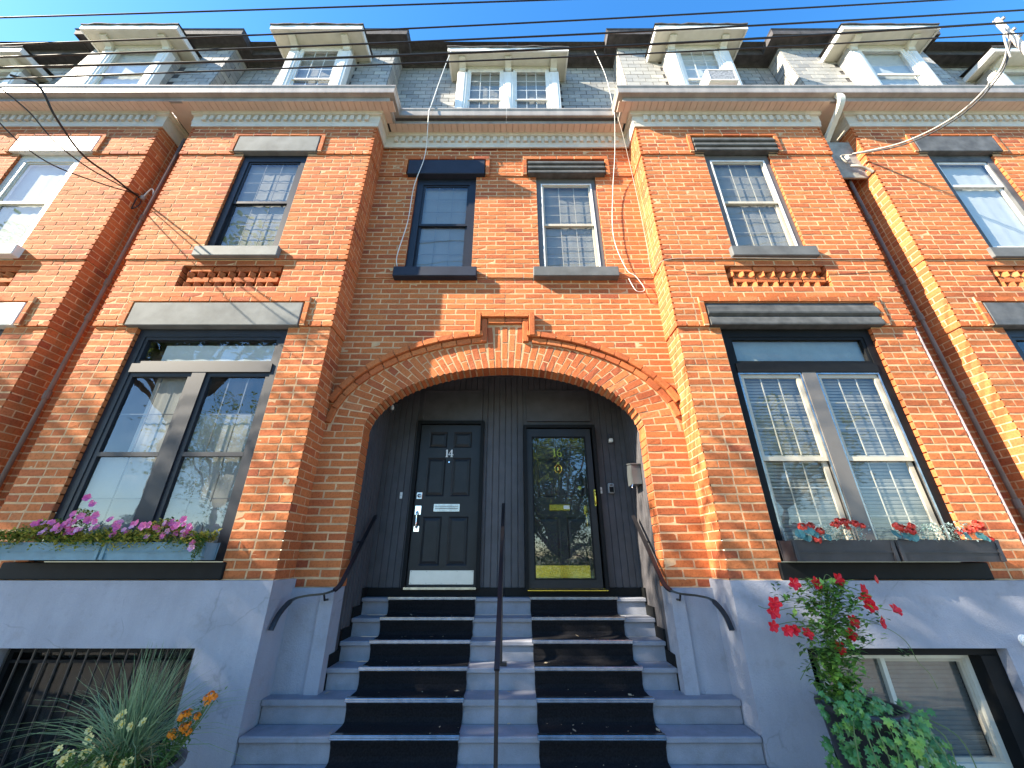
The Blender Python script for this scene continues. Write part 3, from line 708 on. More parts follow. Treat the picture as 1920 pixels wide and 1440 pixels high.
# ------------------------------------------------------------------ plinth, basement windows
def plinth(h, sgn, xi, xo, wx0, wx1):
    xa, xb = sorted((sgn * xi, sgn * xo)); y0, y1 = 4.205, 4.75; m = MB(); wz = 1.0
    m.box(xa, wx0, y0, y1, -.1, 1.552); m.box(wx1, xb, y0, y1, -.1, 1.552); m.box(wx0, wx1, y0, y1, wz, 1.552); m.box(wx0, wx1, y0, y1, -.1, .05)
    return m
x = {'left': (-4.66, -2.80), 'right': (2.80, 4.63), 'far_left': (-8.4, -6.6), 'far_right': (6.6, 8.4)}
PL = {}
for h, sgn, xi, xo in (('left', -1, 2.225, XO), ('right', 1, 2.225, XO), ('far_left', -1, XN, XF), ('far_right', 1, XN, XF)):
    m = plinth(h, sgn, xi, xo, *x[h])
    if h in ('left', 'right'):
        a, b = sorted((sgn * XO, sgn * XN)); m.box(a, b, GR - .02, GR + .1, -.1, 1.555)
        a, b = sorted((sgn * 1.772, sgn * 2.225)); m.box(a, b, 4.605, 4.86, -.1, Z0 - CH + .002)       # cheek under the arch pier
        a, b = sorted((sgn * 1.762, sgn * 1.90)); m.box(a, b, 4.575, 4.70, -.1, Z0 - CH - .004)         # raised margin
    PL[h] = m.build('plinth', 'stucco', H[h])
# right basement window: sliding sash, blind, black reveal
w = frame_mb(2.80, 4.63, .05, 1.0, 4.30, 4.42, .05, .04, .07).build('basement_window', 'black', H['right'])
MB().box(4.44, 4.58, 4.28, 4.44, .09, .93).build('reveal_board', 'black', w)
frame_mb(3.0, 4.44, .08, .93, 4.40, 4.46, .045).build('outer_frame', 'cream', w)
frame_mb(3.62, 4.40, .12, .89, 4.435, 4.465, .035).build('sliding_sash', 'beige', w)
MB().box(3.60, 3.64, 4.41, 4.45, .12, .89).build('meeting_rail', 'cream', w)
pane_obj(w, 3.04, 4.40, 4.452, .12, .89); venetian(w, 3.04, 4.40, 4.52, .1, .9, .035, 'slat_dark')
room(w, 2.81, 4.62, 4.47, 4.9, .06, .99)
# left basement window: dark glass behind iron bars
w = frame_mb(-4.66, -2.80, .05, 1.0, 4.36, 4.46, .05, .05, .06).build('basement_window', 'black', H['left'])
MB().box(-4.61, -2.85, 4.34, 4.42, .86, .885).build('window_rail', 'black', w)
pane_obj(w, -4.6, -2.85, 4.44, .1, .95, 'glass_low')
room(w, -4.65, -2.81, 4.455, 4.95, .06, .99)
for k in range(15):
    xx = -4.60 + k * .124; MB().tube([(xx, 4.30, .06), (xx, 4.30, .995)], .009, 6).build('iron_bar', 'iron', w)
for h in ('far_left', 'far_right'):
    a, b = x[h]; w = frame_mb(a, b, .05, 1.0, 4.34, 4.44, .06).build('basement_window', 'black', H[h]); pane_obj(w, a + .05, b - .05, 4.42, .1, .95)
    room(w, a + .01, b - .01, 4.435, 4.9, .06, .99)

# ------------------------------------------------------------------ porch
plank_me = MB().add([(-.044, 0, 0), (-.038, -.010, 0), (.038, -.010, 0), (.044, 0, 0), (-.044, 0, 1), (-.038, -.010, 1), (.038, -.010, 1), (.044, 0, 1)],
                    [(0, 1, 5, 4), (1, 2, 6, 5), (2, 3, 7, 6)]).mesh('plank'); plank_me.materials.append(M['porch'])
PW = 1.778
for h, sgn in (('left', -1), ('right', 1)):
    p = MB()
    xs = sorted((0, sgn * (PW + .012)))
    p.box(xs[0], xs[1], K + .012, K + .06, 1.2, 4.6)                          # back wall
    a, b = sorted((sgn * (PW + .012), sgn * (PW + .06))); p.box(a, b, 4.86, K + .06, .3, 4.6)   # side wall
    p.box(xs[0], xs[1], 4.86, K + .06, 4.42, 4.50)                            # ceiling
    pw = p.build('porch_wall', 'porch', H[h])
    d0, d1 = (.30, 1.33) if sgn > 0 else (.36, 1.31)
    k = 0; xx = .046
    while xx < PW:
        z0, z1 = 1.40, 4.42
        if d0 - .02 < xx < d1 + .02: z0 = 4.20
        put('plank', plank_me, pw, Tm(sgn * xx, K + .012, z0) @ Matrix.Diagonal((1, 1, z1 - z0, 1))); xx += .0905
    yy = 4.915
    while yy < K:
        put('plank', plank_me, pw, Tm(sgn * (PW + .012), yy, .6) @ Rm(-sgn * math.pi / 2, 'Z') @ Matrix.Diagonal((1, 1, 3.82, 1))); yy += .0905
    # skirting
    a, b = sorted((sgn * .005, sgn * PW)); MB().box(a, b, K - .035, K + .01, 1.28, 1.405).build('skirting', 'black', pw)
    for k in range(4):
        a, b = sorted((sgn * (PW - .022), sgn * (PW + .008))); y1 = 5.47 - .25 * k + .25; MB().box(a, b, y1 - .26, y1 - .005, 1.30 - .186 * k - .35, 1.30 - .186 * k + .11).build('skirting', 'black', pw)

def raised_panel(m, x0, x1, z0, z1, y):
    """fielded door panel: sunk edge with a bevelled field"""
    e, g = .022, .055
    m.add([(x0, y, z0), (x1, y, z0), (x1, y, z1), (x0, y, z1), (x0 + e, y + .014, z0 + e), (x1 - e, y + .014, z0 + e), (x1 - e, y + .014, z1 - e), (x0 + e, y + .014, z1 - e),
           (x0 + g, y + .002, z0 + g), (x1 - g, y + .002, z0 + g), (x1 - g, y + .002, z1 - g), (x0 + g, y + .002, z1 - g)],
          [(0, 1, 5, 4), (1, 2, 6, 5), (2, 3, 7, 6), (3, 0, 4, 7), (4, 5, 9, 8), (5, 6, 10, 9), (6, 7, 11, 10), (7, 4, 8, 11), (8, 9, 10, 11)])
def panelled_door(h, x0, x1, z0, z1, y, frame):
    st = .125; cx = (x0 + x1) / 2; bays = [(x0 + st, cx - .045), (cx + .045, x1 - st)]
    rows = [(z0 + .245, z0 + .86), (z0 + 1.13, z0 + 1.68), (z0 + 1.83, z1 - .11)]
    m = MB(); xs = [x0, *bays[0], *bays[1], x1]; zs = [z0] + [v for r in rows for v in r] + [z1]
    for i in range(len(zs) - 1):
        for j in range(len(xs) - 1):
            if i % 2 == 1 and j % 2 == 1: continue
            m.quad((xs[j], y, zs[i]), (xs[j + 1], y, zs[i]), (xs[j + 1], y, zs[i + 1]), (xs[j], y, zs[i + 1]))
    d = m.build('door', 'black_door', H[h])
    for r in rows:
        for b_ in bays:
            pmb = MB(); raised_panel(pmb, b_[0], b_[1], r[0], r[1], y); pmb.build('door_panel', 'black_door', d)
    frame_mb(x0 - .055, x1 + .055, z0 - .02, z1 + .055, y - .05, y + .04, .05, .015).build('door_frame', frame, d)
    return d
DY = K - .02
d14 = panelled_door('left', -1.27, -.375, 1.415, 3.60, DY, 'black')
MB().box(-1.285, -.36, DY - .07, DY + .02, 1.385, 1.412).build('door_sill', 'alu', d14)
kp = bevel_box(-1.235, -.40, DY - .006, DY - .001, 1.44, 1.605, .002).build('kick_plate', 'steel', d14)
for i in range(5):
    for z in (1.455, 1.59): MB().tube([(-1.215 + i * .199, DY - .009, z), (-1.215 + i * .199, DY - .005, z)], .004, 6).build('screw', 'iron', kp)
lp = frame_mb(-.99, -.63, 2.34, 2.44, DY - .014, DY - .001, .018).build('letter_plate', 'alu', d14)
for k in range(3): MB().box(-.972, -.648, DY - .012, DY - .002, 2.362 + .022 * k, 2.376 + .022 * k).build('louvre', 'alu', lp)
lk = bevel_box(-1.245, -1.165, DY - .016, DY - .001, 2.505, 2.60, .004).build('deadbolt', 'alu', d14)
MB().lathe([(.0, 0), (.028, 0), (.026, .012), (.012, .014), (.010, .008), (.0, .008)], 16).mesh('c')
cyl = MB().lathe([(0.0001, .016), (.010, .016), (.013, .011), (.026, .012), (.028, 0)], 18); cm = cyl.mesh('lock_cylinder', True); cm.materials.append(M['steel'])
put('lock_cylinder', cm, lk, Tm(-1.205, DY - .016, 2.552) @ Rm(R(90), 'X'))
hd = MB(); hd.box(-1.245, -1.165, DY - .012, DY - .001, 2.30, 2.415)
hd.tube(smooth_path([(-1.21, DY - .012, 2.34), (-1.21, DY - .06, 2.32), (-1.208, DY - .065, 2.25), (-1.205, DY - .06, 2.15), (-1.205, DY - .012, 2.125)]), .012, 8)
hd.box(-1.24, -1.17, DY - .012, DY - .001, 2.08, 2.15); hd.build('door_handle', 'chrome', d14)
def text_obj(name, txt, size, loc, mat, parent, depth=.006, sx=1.0, bold=.012):
    cu = bpy.data.curves.new(name, 'FONT'); cu.body = txt; cu.size = size; cu.extrude = depth; cu.offset = bold; cu.align_x = 'CENTER'; cu.align_y = 'CENTER'
    t = bpy.data.objects.new(name, cu); col.objects.link(t); dg = bpy.context.evaluated_depsgraph_get()
    me = bpy.data.meshes.new_from_object(t.evaluated_get(dg)); bpy.data.objects.remove(t); me.materials.clear(); me.materials.append(M[mat])
    return put(name, me, parent, Tm(*loc) @ Rm(R(90), 'X') @ Matrix.Diagonal((sx, 1, 1, 1)))
def serif_digits(name, strokes, loc, s, mat, parent):
    """house number drawn as thick and thin strokes with serifs; strokes in a unit square"""
    m = MB()
    for (x0, z0, x1, z1, w0, w1) in strokes:
        dx, dz = x1 - x0, z1 - z0; L = math.hypot(dx, dz); nx, nz = -dz / L, dx / L
        pts = [(x0 + nx * w0, z0 + nz * w0), (x1 + nx * w1, z1 + nz * w1), (x1 - nx * w1, z1 - nz * w1), (x0 - nx * w0, z0 - nz * w0)]
        m.prism([(loc[0] + p[0] * s, loc[2] + p[1] * s) for p in pts], loc[1] - .006, loc[1], 'y')
    return m.build(name, mat, parent)
one = [(0, .04, 0, .96, .085, .085), (-.16, .04, .16, .04, .035, .035), (-.14, .80, 0, .93, .03, .05)]
four = [(.42 + .38, .04, .42 + .38, .96, .075, .075), (.36, .30, 1.02, .30, .045, .045), (.38, .30, .78, .95, .03, .035), (.66, .04, .95, .04, .03, .03)]
serif_digits('house_number', one + [(a - .30 + .12, b, c_ - .30 + .12, d_, w0, w1) for (a, b, c_, d_, w0, w1) in four], (-.86, DY - .001, 3.105), .115, 'number_white', d14)
MB().lathe([(.0001, .006), (.010, .005), (.012, 0)], 10).build
pk = MB().tube([(-.82, DY - .008, 3.03), (-.82, DY, 3.03)], .010, 10).build('peephole', 'chrome', d14)
# transom panels above both doors
for h, x0, x1 in (('left', -1.29, -.36), ('right', .33, 1.30)):
    t = MB(); t.box(x0, x1, K - .012, K + .01, 3.66, 4.18)
    tp = t.build('transom_panel', 'porch', H[h]); frame_mb(x0, x1, 3.66, 4.18, K - .022, K - .013, .03).build('panel_moulding', 'porch', tp)
# door 16 with a glazed storm door in front
d16 = panelled_door('right', .345, 1.275, 1.405, 3.52, DY + .01, 'black')
MB().box(.30, 1.32, DY - .09, DY + .02, 1.372, 1.402).build('door_sill', 'brass', d16)
bevel_box(.37, 1.13, DY + .003, DY + .008, 1.50, 1.665, .002).build('kick_plate', 'brass', d16)
bevel_box(.62, .91, DY - .006, DY + .008, 2.352, 2.436, .004).build('letter_plate', 'brass', d16)
MB().box(.82, .90, DY - .0085, DY - .0065, 2.375, 2.42).build('paper_sticker', 'plastic_white', d16)
six = [(.30, .30, .30, .62, .07, .06), (.30, .62, .62, .95, .06, .03), (.30, .30, .46, .06, .06, .045), (.46, .06, .72, .12, .045, .06), (.72, .12, .74, .40, .06, .07), (.74, .40, .50, .54, .06, .04), (.50, .54, .32, .40, .04, .04)]
serif_digits('house_number', one + [(a + .02, b, c_ + .02, d_, w0, w1) for (a, b, c_, d_, w0, w1) in six], (.725, DY - .002, 3.105), .135, 'brass', d16)
kn = MB(); ringp = [(.77 + .05 * math.cos(t / 14 * 6.283), DY - .02, 2.93 + .06 * math.sin(t / 14 * 6.283)) for t in range(15)]; kn.tube(ringp, .009, 6)
kn.tube([(.77, DY + .008, 3.0), (.77, DY - .02, 3.0)], .022, 10); kn.tube([(.77, DY - .012, 2.95), (.77, DY - .018, 2.90)], .020, 8); kn.build('door_knocker', 'brass', d16)
hd = MB(); hd.box(1.10, 1.15, DY - .004, DY + .008, 2.30, 2.42); hd.tube(smooth_path([(1.125, DY, 2.34), (1.125, DY - .035, 2.30), (1.13, DY - .035, 2.18), (1.128, DY, 2.12)]), .009, 8); hd.tube([(1.06, DY + .008, 2.66), (1.06, DY - .01, 2.66)], .028, 12); hd.build('door_handle', 'brass', d16)
SY = DY - .11
sdoor = frame_mb(.31, 1.255, 1.40, 3.50, SY, SY + .035, .085, .105, .12).build('storm_door', 'black_door', d16)
frame_mb(.39, 1.175, 1.50, 3.385, SY - .008, SY + .03, .016).build('glazing_bead', 'black', d16)
pane_obj(d16, .395, 1.17, SY + .015, 1.505, 3.38, 'glass_door')
frame_mb(.27, 1.325, 1.385, 3.56, SY - .03, DY + .02, .045, .012).build('storm_frame', 'black', d16)
hd = MB(); hd.box(1.235, 1.258, SY - .010, SY - .001, 2.40, 2.62); hd.tube(smooth_path([(1.245, SY - .01, 2.60), (1.245, SY - .045, 2.57), (1.245, SY - .045, 2.45), (1.245, SY - .01, 2.42)]), .007, 8); hd.build('pull_handle', 'brass', d16)
# small things in the porch
t = thing('mailbox', 'grey metal wall mailbox on right porch wall', 'mailbox', (1.74, 5.15, 2.62))
m = MB(); m.prism([(5.02, 2.62), (5.24, 2.62), (5.24, 2.90), (5.02, 2.86)], 1.655, 1.772, 'x'); m.build('case', 'mailbox', t)
m = MB(); m.prism([(5.00, 2.865), (5.26, 2.91), (5.26, 2.925), (5.00, 2.88)], 1.645, 1.778, 'x'); m.build('lid', 'mailbox', t)
MB().tube(smooth_path([(1.66, 5.05, 2.62), (1.64, 5.05, 2.58), (1.66, 5.05, 2.565)]), .005, 6).build('paper_hook', 'chrome', t)
t = thing('key_lock_box', 'small grey key box on porch wall beside glass storm door', 'lock box', (1.51, K - .03, 2.58))
bevel_box(1.465, 1.555, K - .045, K, 2.585, 2.725, .012).build('body', 'plastic_grey', t); bevel_box(1.48, 1.54, K - .050, K - .044, 2.60, 2.675, .002).build('cover', 'black', t)
MB().box(1.49, 1.53, K - .050, K - .044, 2.69, 2.705).build('shackle_bar', 'black', t)
def bell(x, z, label):
    t = thing('doorbell', label, 'doorbell', (x, K - .01, z)); bevel_box(x - .018, x + .018, K - .018, K, z - .045, z + .045, .004).build('plate', 'plastic_white', t)
    MB().tube([(x, K - .023, z), (x, K - .017, z)], .008, 10).build('button', 'beige', t)
bell(1.365, 2.63, 'cream doorbell between glass storm door and key box'); bell(-1.47, 2.56, 'white doorbell on dark boards left of door 14')
t = thing('motion_sensor', 'small white motion sensor high on right side of porch', 'sensor', (1.57, K - .06, 3.30))
bevel_box(1.545, 1.60, K - .08, K, 3.32, 3.375, .008).build('housing', 'plastic_white', t); MB().tube([(1.572, K - .04, 3.375), (1.572, K - .02, 3.45), (1.572, K + .005, 3.46)], .014, 8).build('arm', 'porch', t)
t = thing('porch_lamp', 'glass wall lantern high at left inside porch', 'lamp', (-1.62, 5.1, 3.6))
MB().lathe([(.03, 0), (.075, .05), (.085, .16), (.02, .19)], 6, (-1.60, 5.12, 3.62)).build('lantern_glass', 'glass', t)
MB().lathe([(.0001, .23), (.03, .21), (.10, .165), (.09, .155)], 6, (-1.60, 5.12, 3.62)).build('lantern_cap', 'iron', t)
MB().tube(smooth_path([(-1.785, 5.12, 3.72), (-1.72, 5.12, 3.80), (-1.62, 5.12, 3.85)]), .010, 6).build('bracket', 'iron', t)
MB().lathe([(.0001, .0), (.022, .01), (.026, .05), (.012, .08)], 10, (-1.60, 5.12, 3.66)).build('bulb', 'plastic_white', t)

# ------------------------------------------------------------------ front steps, runners, rails
st = thing('front_steps', 'wide blue grey painted steps leading up into arched porch', 'stairs', (0, 4.5, 0))
NY = lambda k: 5.45 - .25 * k
NZ = lambda k: 1.302 - .186 * k
for k in range(7):
    hw = 1.768 if k < 4 else 2.215
    y1 = NY(k) + .25 + .03 if k else K + .02
    if k == 4:
        m = MB().box(-2.215, 2.215, NY(k), 4.60, NZ(k) - .045, NZ(k)); m.box(-1.76, 1.76, 4.60, y1, NZ(k) - .045, NZ(k))
        m.build('tread', 'step', st)
    else: bevel_box(-hw, hw, NY(k), y1, NZ(k) - .045, NZ(k), .008).build('tread', 'step', st)
    MB().box(-hw + .001, hw - .001, NY(k) + .03, NY(k) + .08, (NZ(k) - .186 if k < 6 else 0), NZ(k) - .046).build('riser', 'step', st)
def runner(x0, x1, label):
    t = thing('stair_runner', label, 'stair carpet', ((x0 + x1) / 2, 4.4, .2), 'black stair runners')
    pts = [(K - .06, NZ(0) + .004)]
    for k in range(7):
        zt = NZ(k)
        pts += [(NY(k) + .004, zt + .006), (NY(k) - .006, zt + .002), (NY(k) - .007, zt - .035), (NY(k) + .010, zt - .075)]
        zn = NZ(k + 1) if k < 6 else .0
        pts += [(NY(k) + .022, zn + .05), (NY(k) + .010, zn + .018), (NY(k) - .025, zn + .006)]
    v = []; f = []; n = 5
    for (y, z) in pts:
        for j in range(n): v.append((x0 + (x1 - x0) * j / (n - 1) + random.uniform(-.003, .003), y, z + random.uniform(0, .003)))
    for i in range(len(pts) - 1):
        for j in range(n - 1): f.append((i * n + j, i * n + j + 1, (i + 1) * n + j + 1, (i + 1) * n + j))
    MB().add(v, f).build('carpet', 'carpet', t)
    me = MB().prism([(-.010, -.023), (-.010, .004), (-.004, .010), (.045, .010), (.045, .006), (-.004, .006), (-.007, -.005), (-.0075, -.023)], -.5, .5, 'x')
    me.tube([(-.5, -.010, -.006), (.5, -.010, -.006)], .0035, 6); me.tube([(-.5, -.010, -.018), (.5, -.010, -.018)], .0035, 6)
    mm = me.mesh('nosing_strip'); mm.materials.append(M['alu'])
    for k in range(7): put('nosing_strip', mm, t, Tm((x0 + x1) / 2 + random.uniform(-.006, .006), NY(k) - .002, NZ(k) + .003) @ Matrix.Diagonal((x1 - x0 + .02, 1, 1, 1)))
runner(-1.43, -.355, 'black stair carpet with metal nosings leading to door 14'); runner(.33, 1.40, 'black stair carpet with metal nosings leading to glass door 16')
M['litter'] = pm('dry_leaf_litter', (.34, .27, .17), .9, var=.4, vscale=60)
lt = MB(); gl_ = random.Random(44)
for k in range(150):
    kk = gl_.randrange(1, 7); xx = gl_.uniform(-1.7, 1.7); yy = NY(kk) + gl_.uniform(.02, .24); sz = gl_.uniform(.004, .012) if k % 8 else gl_.uniform(.02, .032); zz = NZ(kk) + .016
    a = gl_.uniform(0, 6.28); u = Vector((math.cos(a), math.sin(a), gl_.uniform(-.1, .3))) * sz; w_ = Vector((-math.sin(a), math.cos(a), gl_.uniform(-.1, .3))) * sz * .6; c_ = Vector((xx, yy, zz))
    lt.add([c_ - u, c_ + w_, c_ + u, c_ - w_], [(0, 1, 2), (0, 2, 3)])
lo = lt.build('leaf_litter', 'litter', None, kind='stuff'); tag(lo, 'tiny dry leaf scraps and grit scattered on the steps', 'litter')
# centre rail
t = thing('handrail', 'black flat iron handrail on posts down middle of the steps', 'handrail', (0, 4.4, 0))
m = MB()
def flat_bar(m, pts, w, hgt):
    pts = [Vector(p) for p in pts]; v = []; f = []
    for i, p in enumerate(pts):
        d = (pts[min(i + 1, len(pts) - 1)] - pts[max(i - 1, 0)]).normalized(); u = Vector((1, 0, 0)) if abs(d.x) < .7 else Vector((0, 1, 0)); u = (u - d * u.dot(d)).normalized(); q = d.cross(u)
        v += [p + u * w / 2 + q * hgt / 2, p - u * w / 2 + q * hgt / 2, p - u * w / 2 - q * hgt / 2, p + u * w / 2 - q * hgt / 2]
    for i in range(len(pts) - 1):
        for k in range(4): f.append((4 * i + k, 4 * i + (k + 1) % 4, 4 * i + 4 + (k + 1) % 4, 4 * i + 4 + k))
    f += [(0, 1, 2, 3), tuple(range(len(v) - 1, len(v) - 5, -1))]; m.add(v, f); return m
flat_bar(MB(), [(-.015, 5.42, 2.42), (-.015, 3.55, .98)], .042, .022).build('rail', 'iron', t)
for (yy, zb, zt) in ((3.58, 0.0, 1.0), (4.80, NZ(3), 1.94)):
    flat_bar(MB(), [(-.015, yy, zb), (-.015, yy, zt)], .030, .030).build('post', 'iron', t)
MB().box(-.03, .045, 4.765, 4.835, NZ(3), NZ(3) + .03).build('foot_plate', 'iron', t)
for sgn, side in ((-1, 'left'), (1, 'right')):
    t = thing('handrail', 'bent black iron handrail on the %s wall of the porch' % side, 'handrail', (sgn * 1.72, 4.9, 1.5))
    path = [(1.70, 5.35, 2.26), (1.70, 5.0, 1.93), (1.70, 4.68, 1.62), (1.71, 4.53, 1.48), (1.80, 4.47, 1.425), (1.98, 4.44, 1.405), (2.10, 4.40, 1.37), (2.165, 4.33, 1.26), (2.18, 4.27, 1.13)]
    P = smooth_path([(sgn * a, b, c_) for a, b, c_ in path], 5)
    flat_bar(MB(), P, .045, .020).build('rail', 'iron', t)
    MB().tube([(sgn * 1.70, 5.05, 1.965), (sgn * 1.75, 5.05, 1.93), (sgn * 1.79, 5.05, 1.93)], .009, 6).build('wall_bracket', 'iron', t)
    MB().tube([(sgn * 1.82, 4.465, 1.415), (sgn * 1.82, 4.50, 1.36), (sgn * 1.82, 4.61, 1.36)], .011, 6).build('wall_bracket', 'iron', t)

# ------------------------------------------------------------------ cornice, gutter, roof
dentil_me = bevel_box(-.034, .034, -.036, .0, -.062, .062, .004).mesh('dentil'); dentil_me.materials.append(M['cornice'])
sboard_me = MB().add([(-.5, 0, .004), (-.45, -0, -.010), (.45, 0, -.010), (.5, 0, .004), (-.5, 1, .004), (-.45, 1, -.010), (.45, 1, -.010), (.5, 1, .004)], [(0, 4, 5, 1), (1, 5, 6, 2), (2, 6, 7, 3)]).mesh('soffit_board'); sboard_me.materials.append(M['taupe'])
ZC = 8.62
PROF_FRIEZE = [(0, ZC - .12), (.022, ZC - .12), (.026, ZC - .05), (.034, ZC - .03), (.034, ZC + .13), (.068, ZC + .14), (.072, ZC + .185), (.085, ZC + .195), (.085, ZC + .215), (0, ZC + .215)]
PROF_GUTTER = [(.232, ZC + .205), (.236, ZC + .205), (.236, ZC + .295), (.318, ZC + .305), (.322, ZC + .33), (.326, ZC + .42), (.342, ZC + .45), (.342, ZC + .475), (.334, ZC + .475), (.32, ZC + .45), (.15, ZC + .44), (.15, ZC + .23)]
def sweep(m, prof, plan):
    """profile (out, z) swept along the plan polyline of wall faces; mitred corners; outward is to the right of travel"""
    n = len(prof); P = [Vector((p[0], p[1], 0)) for p in plan]; rows = []
    for i, p in enumerate(P):
        d0 = (P[i] - P[i - 1]).normalized() if i else None; d1 = (P[i + 1] - P[i]).normalized() if i < len(P) - 1 else None
        d0 = d0 or d1; d1 = d1 or d0
        n0 = Vector((d0.y, -d0.x, 0)); n1 = Vector((d1.y, -d1.x, 0)); k = 1 + n0.dot(n1)
        mit = (n0 + n1) / k
        rows.append([(p.x + mit.x * o, p.y + mit.y * o, z) for (o, z) in prof])
    v = [q for r in rows for q in r]; f = []
    for i in range(len(P) - 1):
        for k in range(n): f.append((i * n + k, i * n + (k + 1) % n, (i + 1) * n + (k + 1) % n, (i + 1) * n + k))
    f += [tuple(range(n)), tuple(range(len(v) - 1, len(v) - 1 - n, -1))]; m.add(v, f)
def soffit(parent, x0, x1, yw, out0=.08, out1=.238):
    n = max(1, round((x1 - x0) / .112)); w = (x1 - x0) / n
    for k in range(n): put('soffit_board', sboard_me, parent, Tm(x0 + w * (k + .5), yw - out1, ZC + .212) @ Matrix.Diagonal((w, out1 - out0 + .02, 1, 1)))
def dentils(parent, x0, x1, yw):
    n = round((x1 - x0) / .125); w = (x1 - x0) / n
    for k in range(n): put('dentil', dentil_me, parent, Tm(x0 + w * (k + .5), yw - .034, ZC + .055))
PB = .066
yb, ya = B - PB, A - PB; xi = XI - .04; xo = XO + .04; xn = XN - .04
def cornice(h, friezes, gutter_plan, soffits, dents):
    c_ = MB()
    for pl in friezes: sweep(c_, PROF_FRIEZE, pl)
    co = c_.build('cornice', 'cornice', H[h])
    for s in soffits: soffit(co, *s)
    for d in dents: dentils(co, *d)
    g = MB(); sweep(g, PROF_GUTTER, gutter_plan); g.build('gutter', 'gutter', H[h])
cornice('left', [[(-xo, GR), (-xo, yb), (-xi, yb), (-xi, ya), (-.002, ya)]], [(-XO - .28, yb), (-xi, yb), (-xi, ya), (-.002, ya)],
        [(-xo - .13, -xi + .30, yb), (-xi + .12, -.0, ya)], [(-xo + .12, -xi - .12, yb), (-xi + .16, -.02, ya)])
cornice('right', [[(.002, ya), (xi, ya), (xi, yb), (xo, yb), (xo, GR)]], [(.002, ya), (xi, ya), (xi, yb), (XO + .30, yb)],
        [(xi - .30, xo + .13, yb), (0., xi - .12, ya)], [(xi + .12, xo - .12, yb), (.02, xi - .16, ya)])
cornice('far_left', [[(-XF - .04, GR), (-XF - .04, yb), (-xn, yb), (-xn, GR)]], [(-XF - 4.4, ya), (-XF - .04, ya), (-XF - .04, yb), (-XO - .282, yb)],
        [(-XF - .3, -xn + .19, yb)], [(-XF + .1, -xn - .12, yb)])
cornice('far_right', [[(xn, GR), (xn, yb), (XF + .04, yb), (XF + .04, GR)]], [(XO + .302, yb), (XF + .04, yb), (XF + .04, ya), (XF + 4.4, ya)],
        [(xn - .17, XF + .3, yb)], [(xn + .12, XF - .1, yb)])
# plain soffit sheet over the return slots
for h, sgn in (('left', -1), ('right', 1)):
    a, b = sorted((sgn * (xo + .10), sgn * (xn - .10))); MB().box(a, b, yb - .236, GR + .02, ZC + .2165, ZC + .24).build('soffit_sheet', 'taupe', H[h])
    a, b = sorted((sgn * (xi + .0), sgn * (xi - .235))); MB().box(a, b, yb - .232, ya - .232, ZC + .2165, ZC + .235).build('soffit_sheet', 'taupe', H[h])
# downspout, downpipes
m = MB(); flat_bar(m, smooth_path([(5.63, 3.94, 8.93), (5.64, 3.92, 8.80), (5.62, 4.00, 8.66), (5.58, 4.3, 8.42), (5.52, 4.52, 8.15)], 5), .085, .07); m.build('downspout', 'cream', H['right'])
for sgn, h in ((-1, 'left'), (1, 'right')):
    px_ = sgn * 5.69
    m = MB().tube([(px_, 4.42, .05), (px_, 4.42, 8.5)], .025, 10); p_ = m.build('downpipe', 'pipe', H[h], smooth=True)
    for z in (2.3, 3.6, 4.75, 5.35, 6.6): MB().tube([(px_, 4.42, z - .05), (px_, 4.42, z + .05)], .036, 10).build('pipe_collar', 'pipe', p_)
    if sgn > 0: MB().box(sgn * 5.365, sgn * 5.385, B + .0, B + .03, 1.56, 4.5).build('corner_trim', 'pipe_trim', H[h])
# grey board over the right-hand slot, with cable clamps
bo = MB().box(5.38, 5.94, B + .06, B + .09, 7.42, 8.30).build('slot_board', 'board_grey', H['right'])

# ---- mansard
slate_me = MB().box(-.125, .125, -.004, .002, .0, .135).mesh('slate'); slate_me.materials.append(M['slate'])
MZ0, MZ1 = 9.06, 11.93
SLOPE = math.atan2(.23, MZ1 - 9.0)
def mans_y(base, z): return base + .23 * (z - 9.0) / (MZ1 - 9.0)
def slates_front(parent, x0, x1, base, skip):
    r = 0; z = MZ0 + .04
    while z < MZ1 - .04:
        xx = x0 + (r % 2) * .13 - .0
        cuts = [x0]; 
        if r % 2: cuts.append(x0 + .13)
        while cuts[-1] + .26 < x1 - .05: cuts.append(cuts[-1] + .26)
        cuts.append(x1)
        for a, b in zip(cuts, cuts[1:]):
            w = b - a - .012; c_ = (a + b) / 2
            if any(s0 < c_ < s1 and z < sz for (s0, s1, sz) in skip): continue
            put('slate', slate_me, parent, Tm(c_, mans_y(base, z) + .001, z + random.uniform(-.003, .003)) @ Rm(-SLOPE + R(.6) + random.gauss(0, .004), 'X') @ Rm(random.gauss(0, .006), 'Y') @ Matrix.Diagonal((w / .25, 1, 1, 1)))
        z += .150; r += 1
def slates_side(parent, x, sgn, y_front, depth):
    r = 0; z = MZ0 + .04
    while z < MZ1 - .04:
        yf = mans_y(y_front, z); ye = mans_y(y_front + depth, z); n = 2 if r % 2 else 1
        cs = [(yf, yf + .19), (yf + .19, ye)] if r % 2 else [(yf, ye)]
        for a, b in cs:
            put('slate', slate_me, parent, Tm(x + sgn * .004, (a + b) / 2, z) @ Rm(sgn * math.pi / 2, 'Z') @ Rm(R(.5), 'X') @ Matrix.Diagonal(((b - a - .016) / .25, 1, 1, 1)))
        z += .150; r += 1
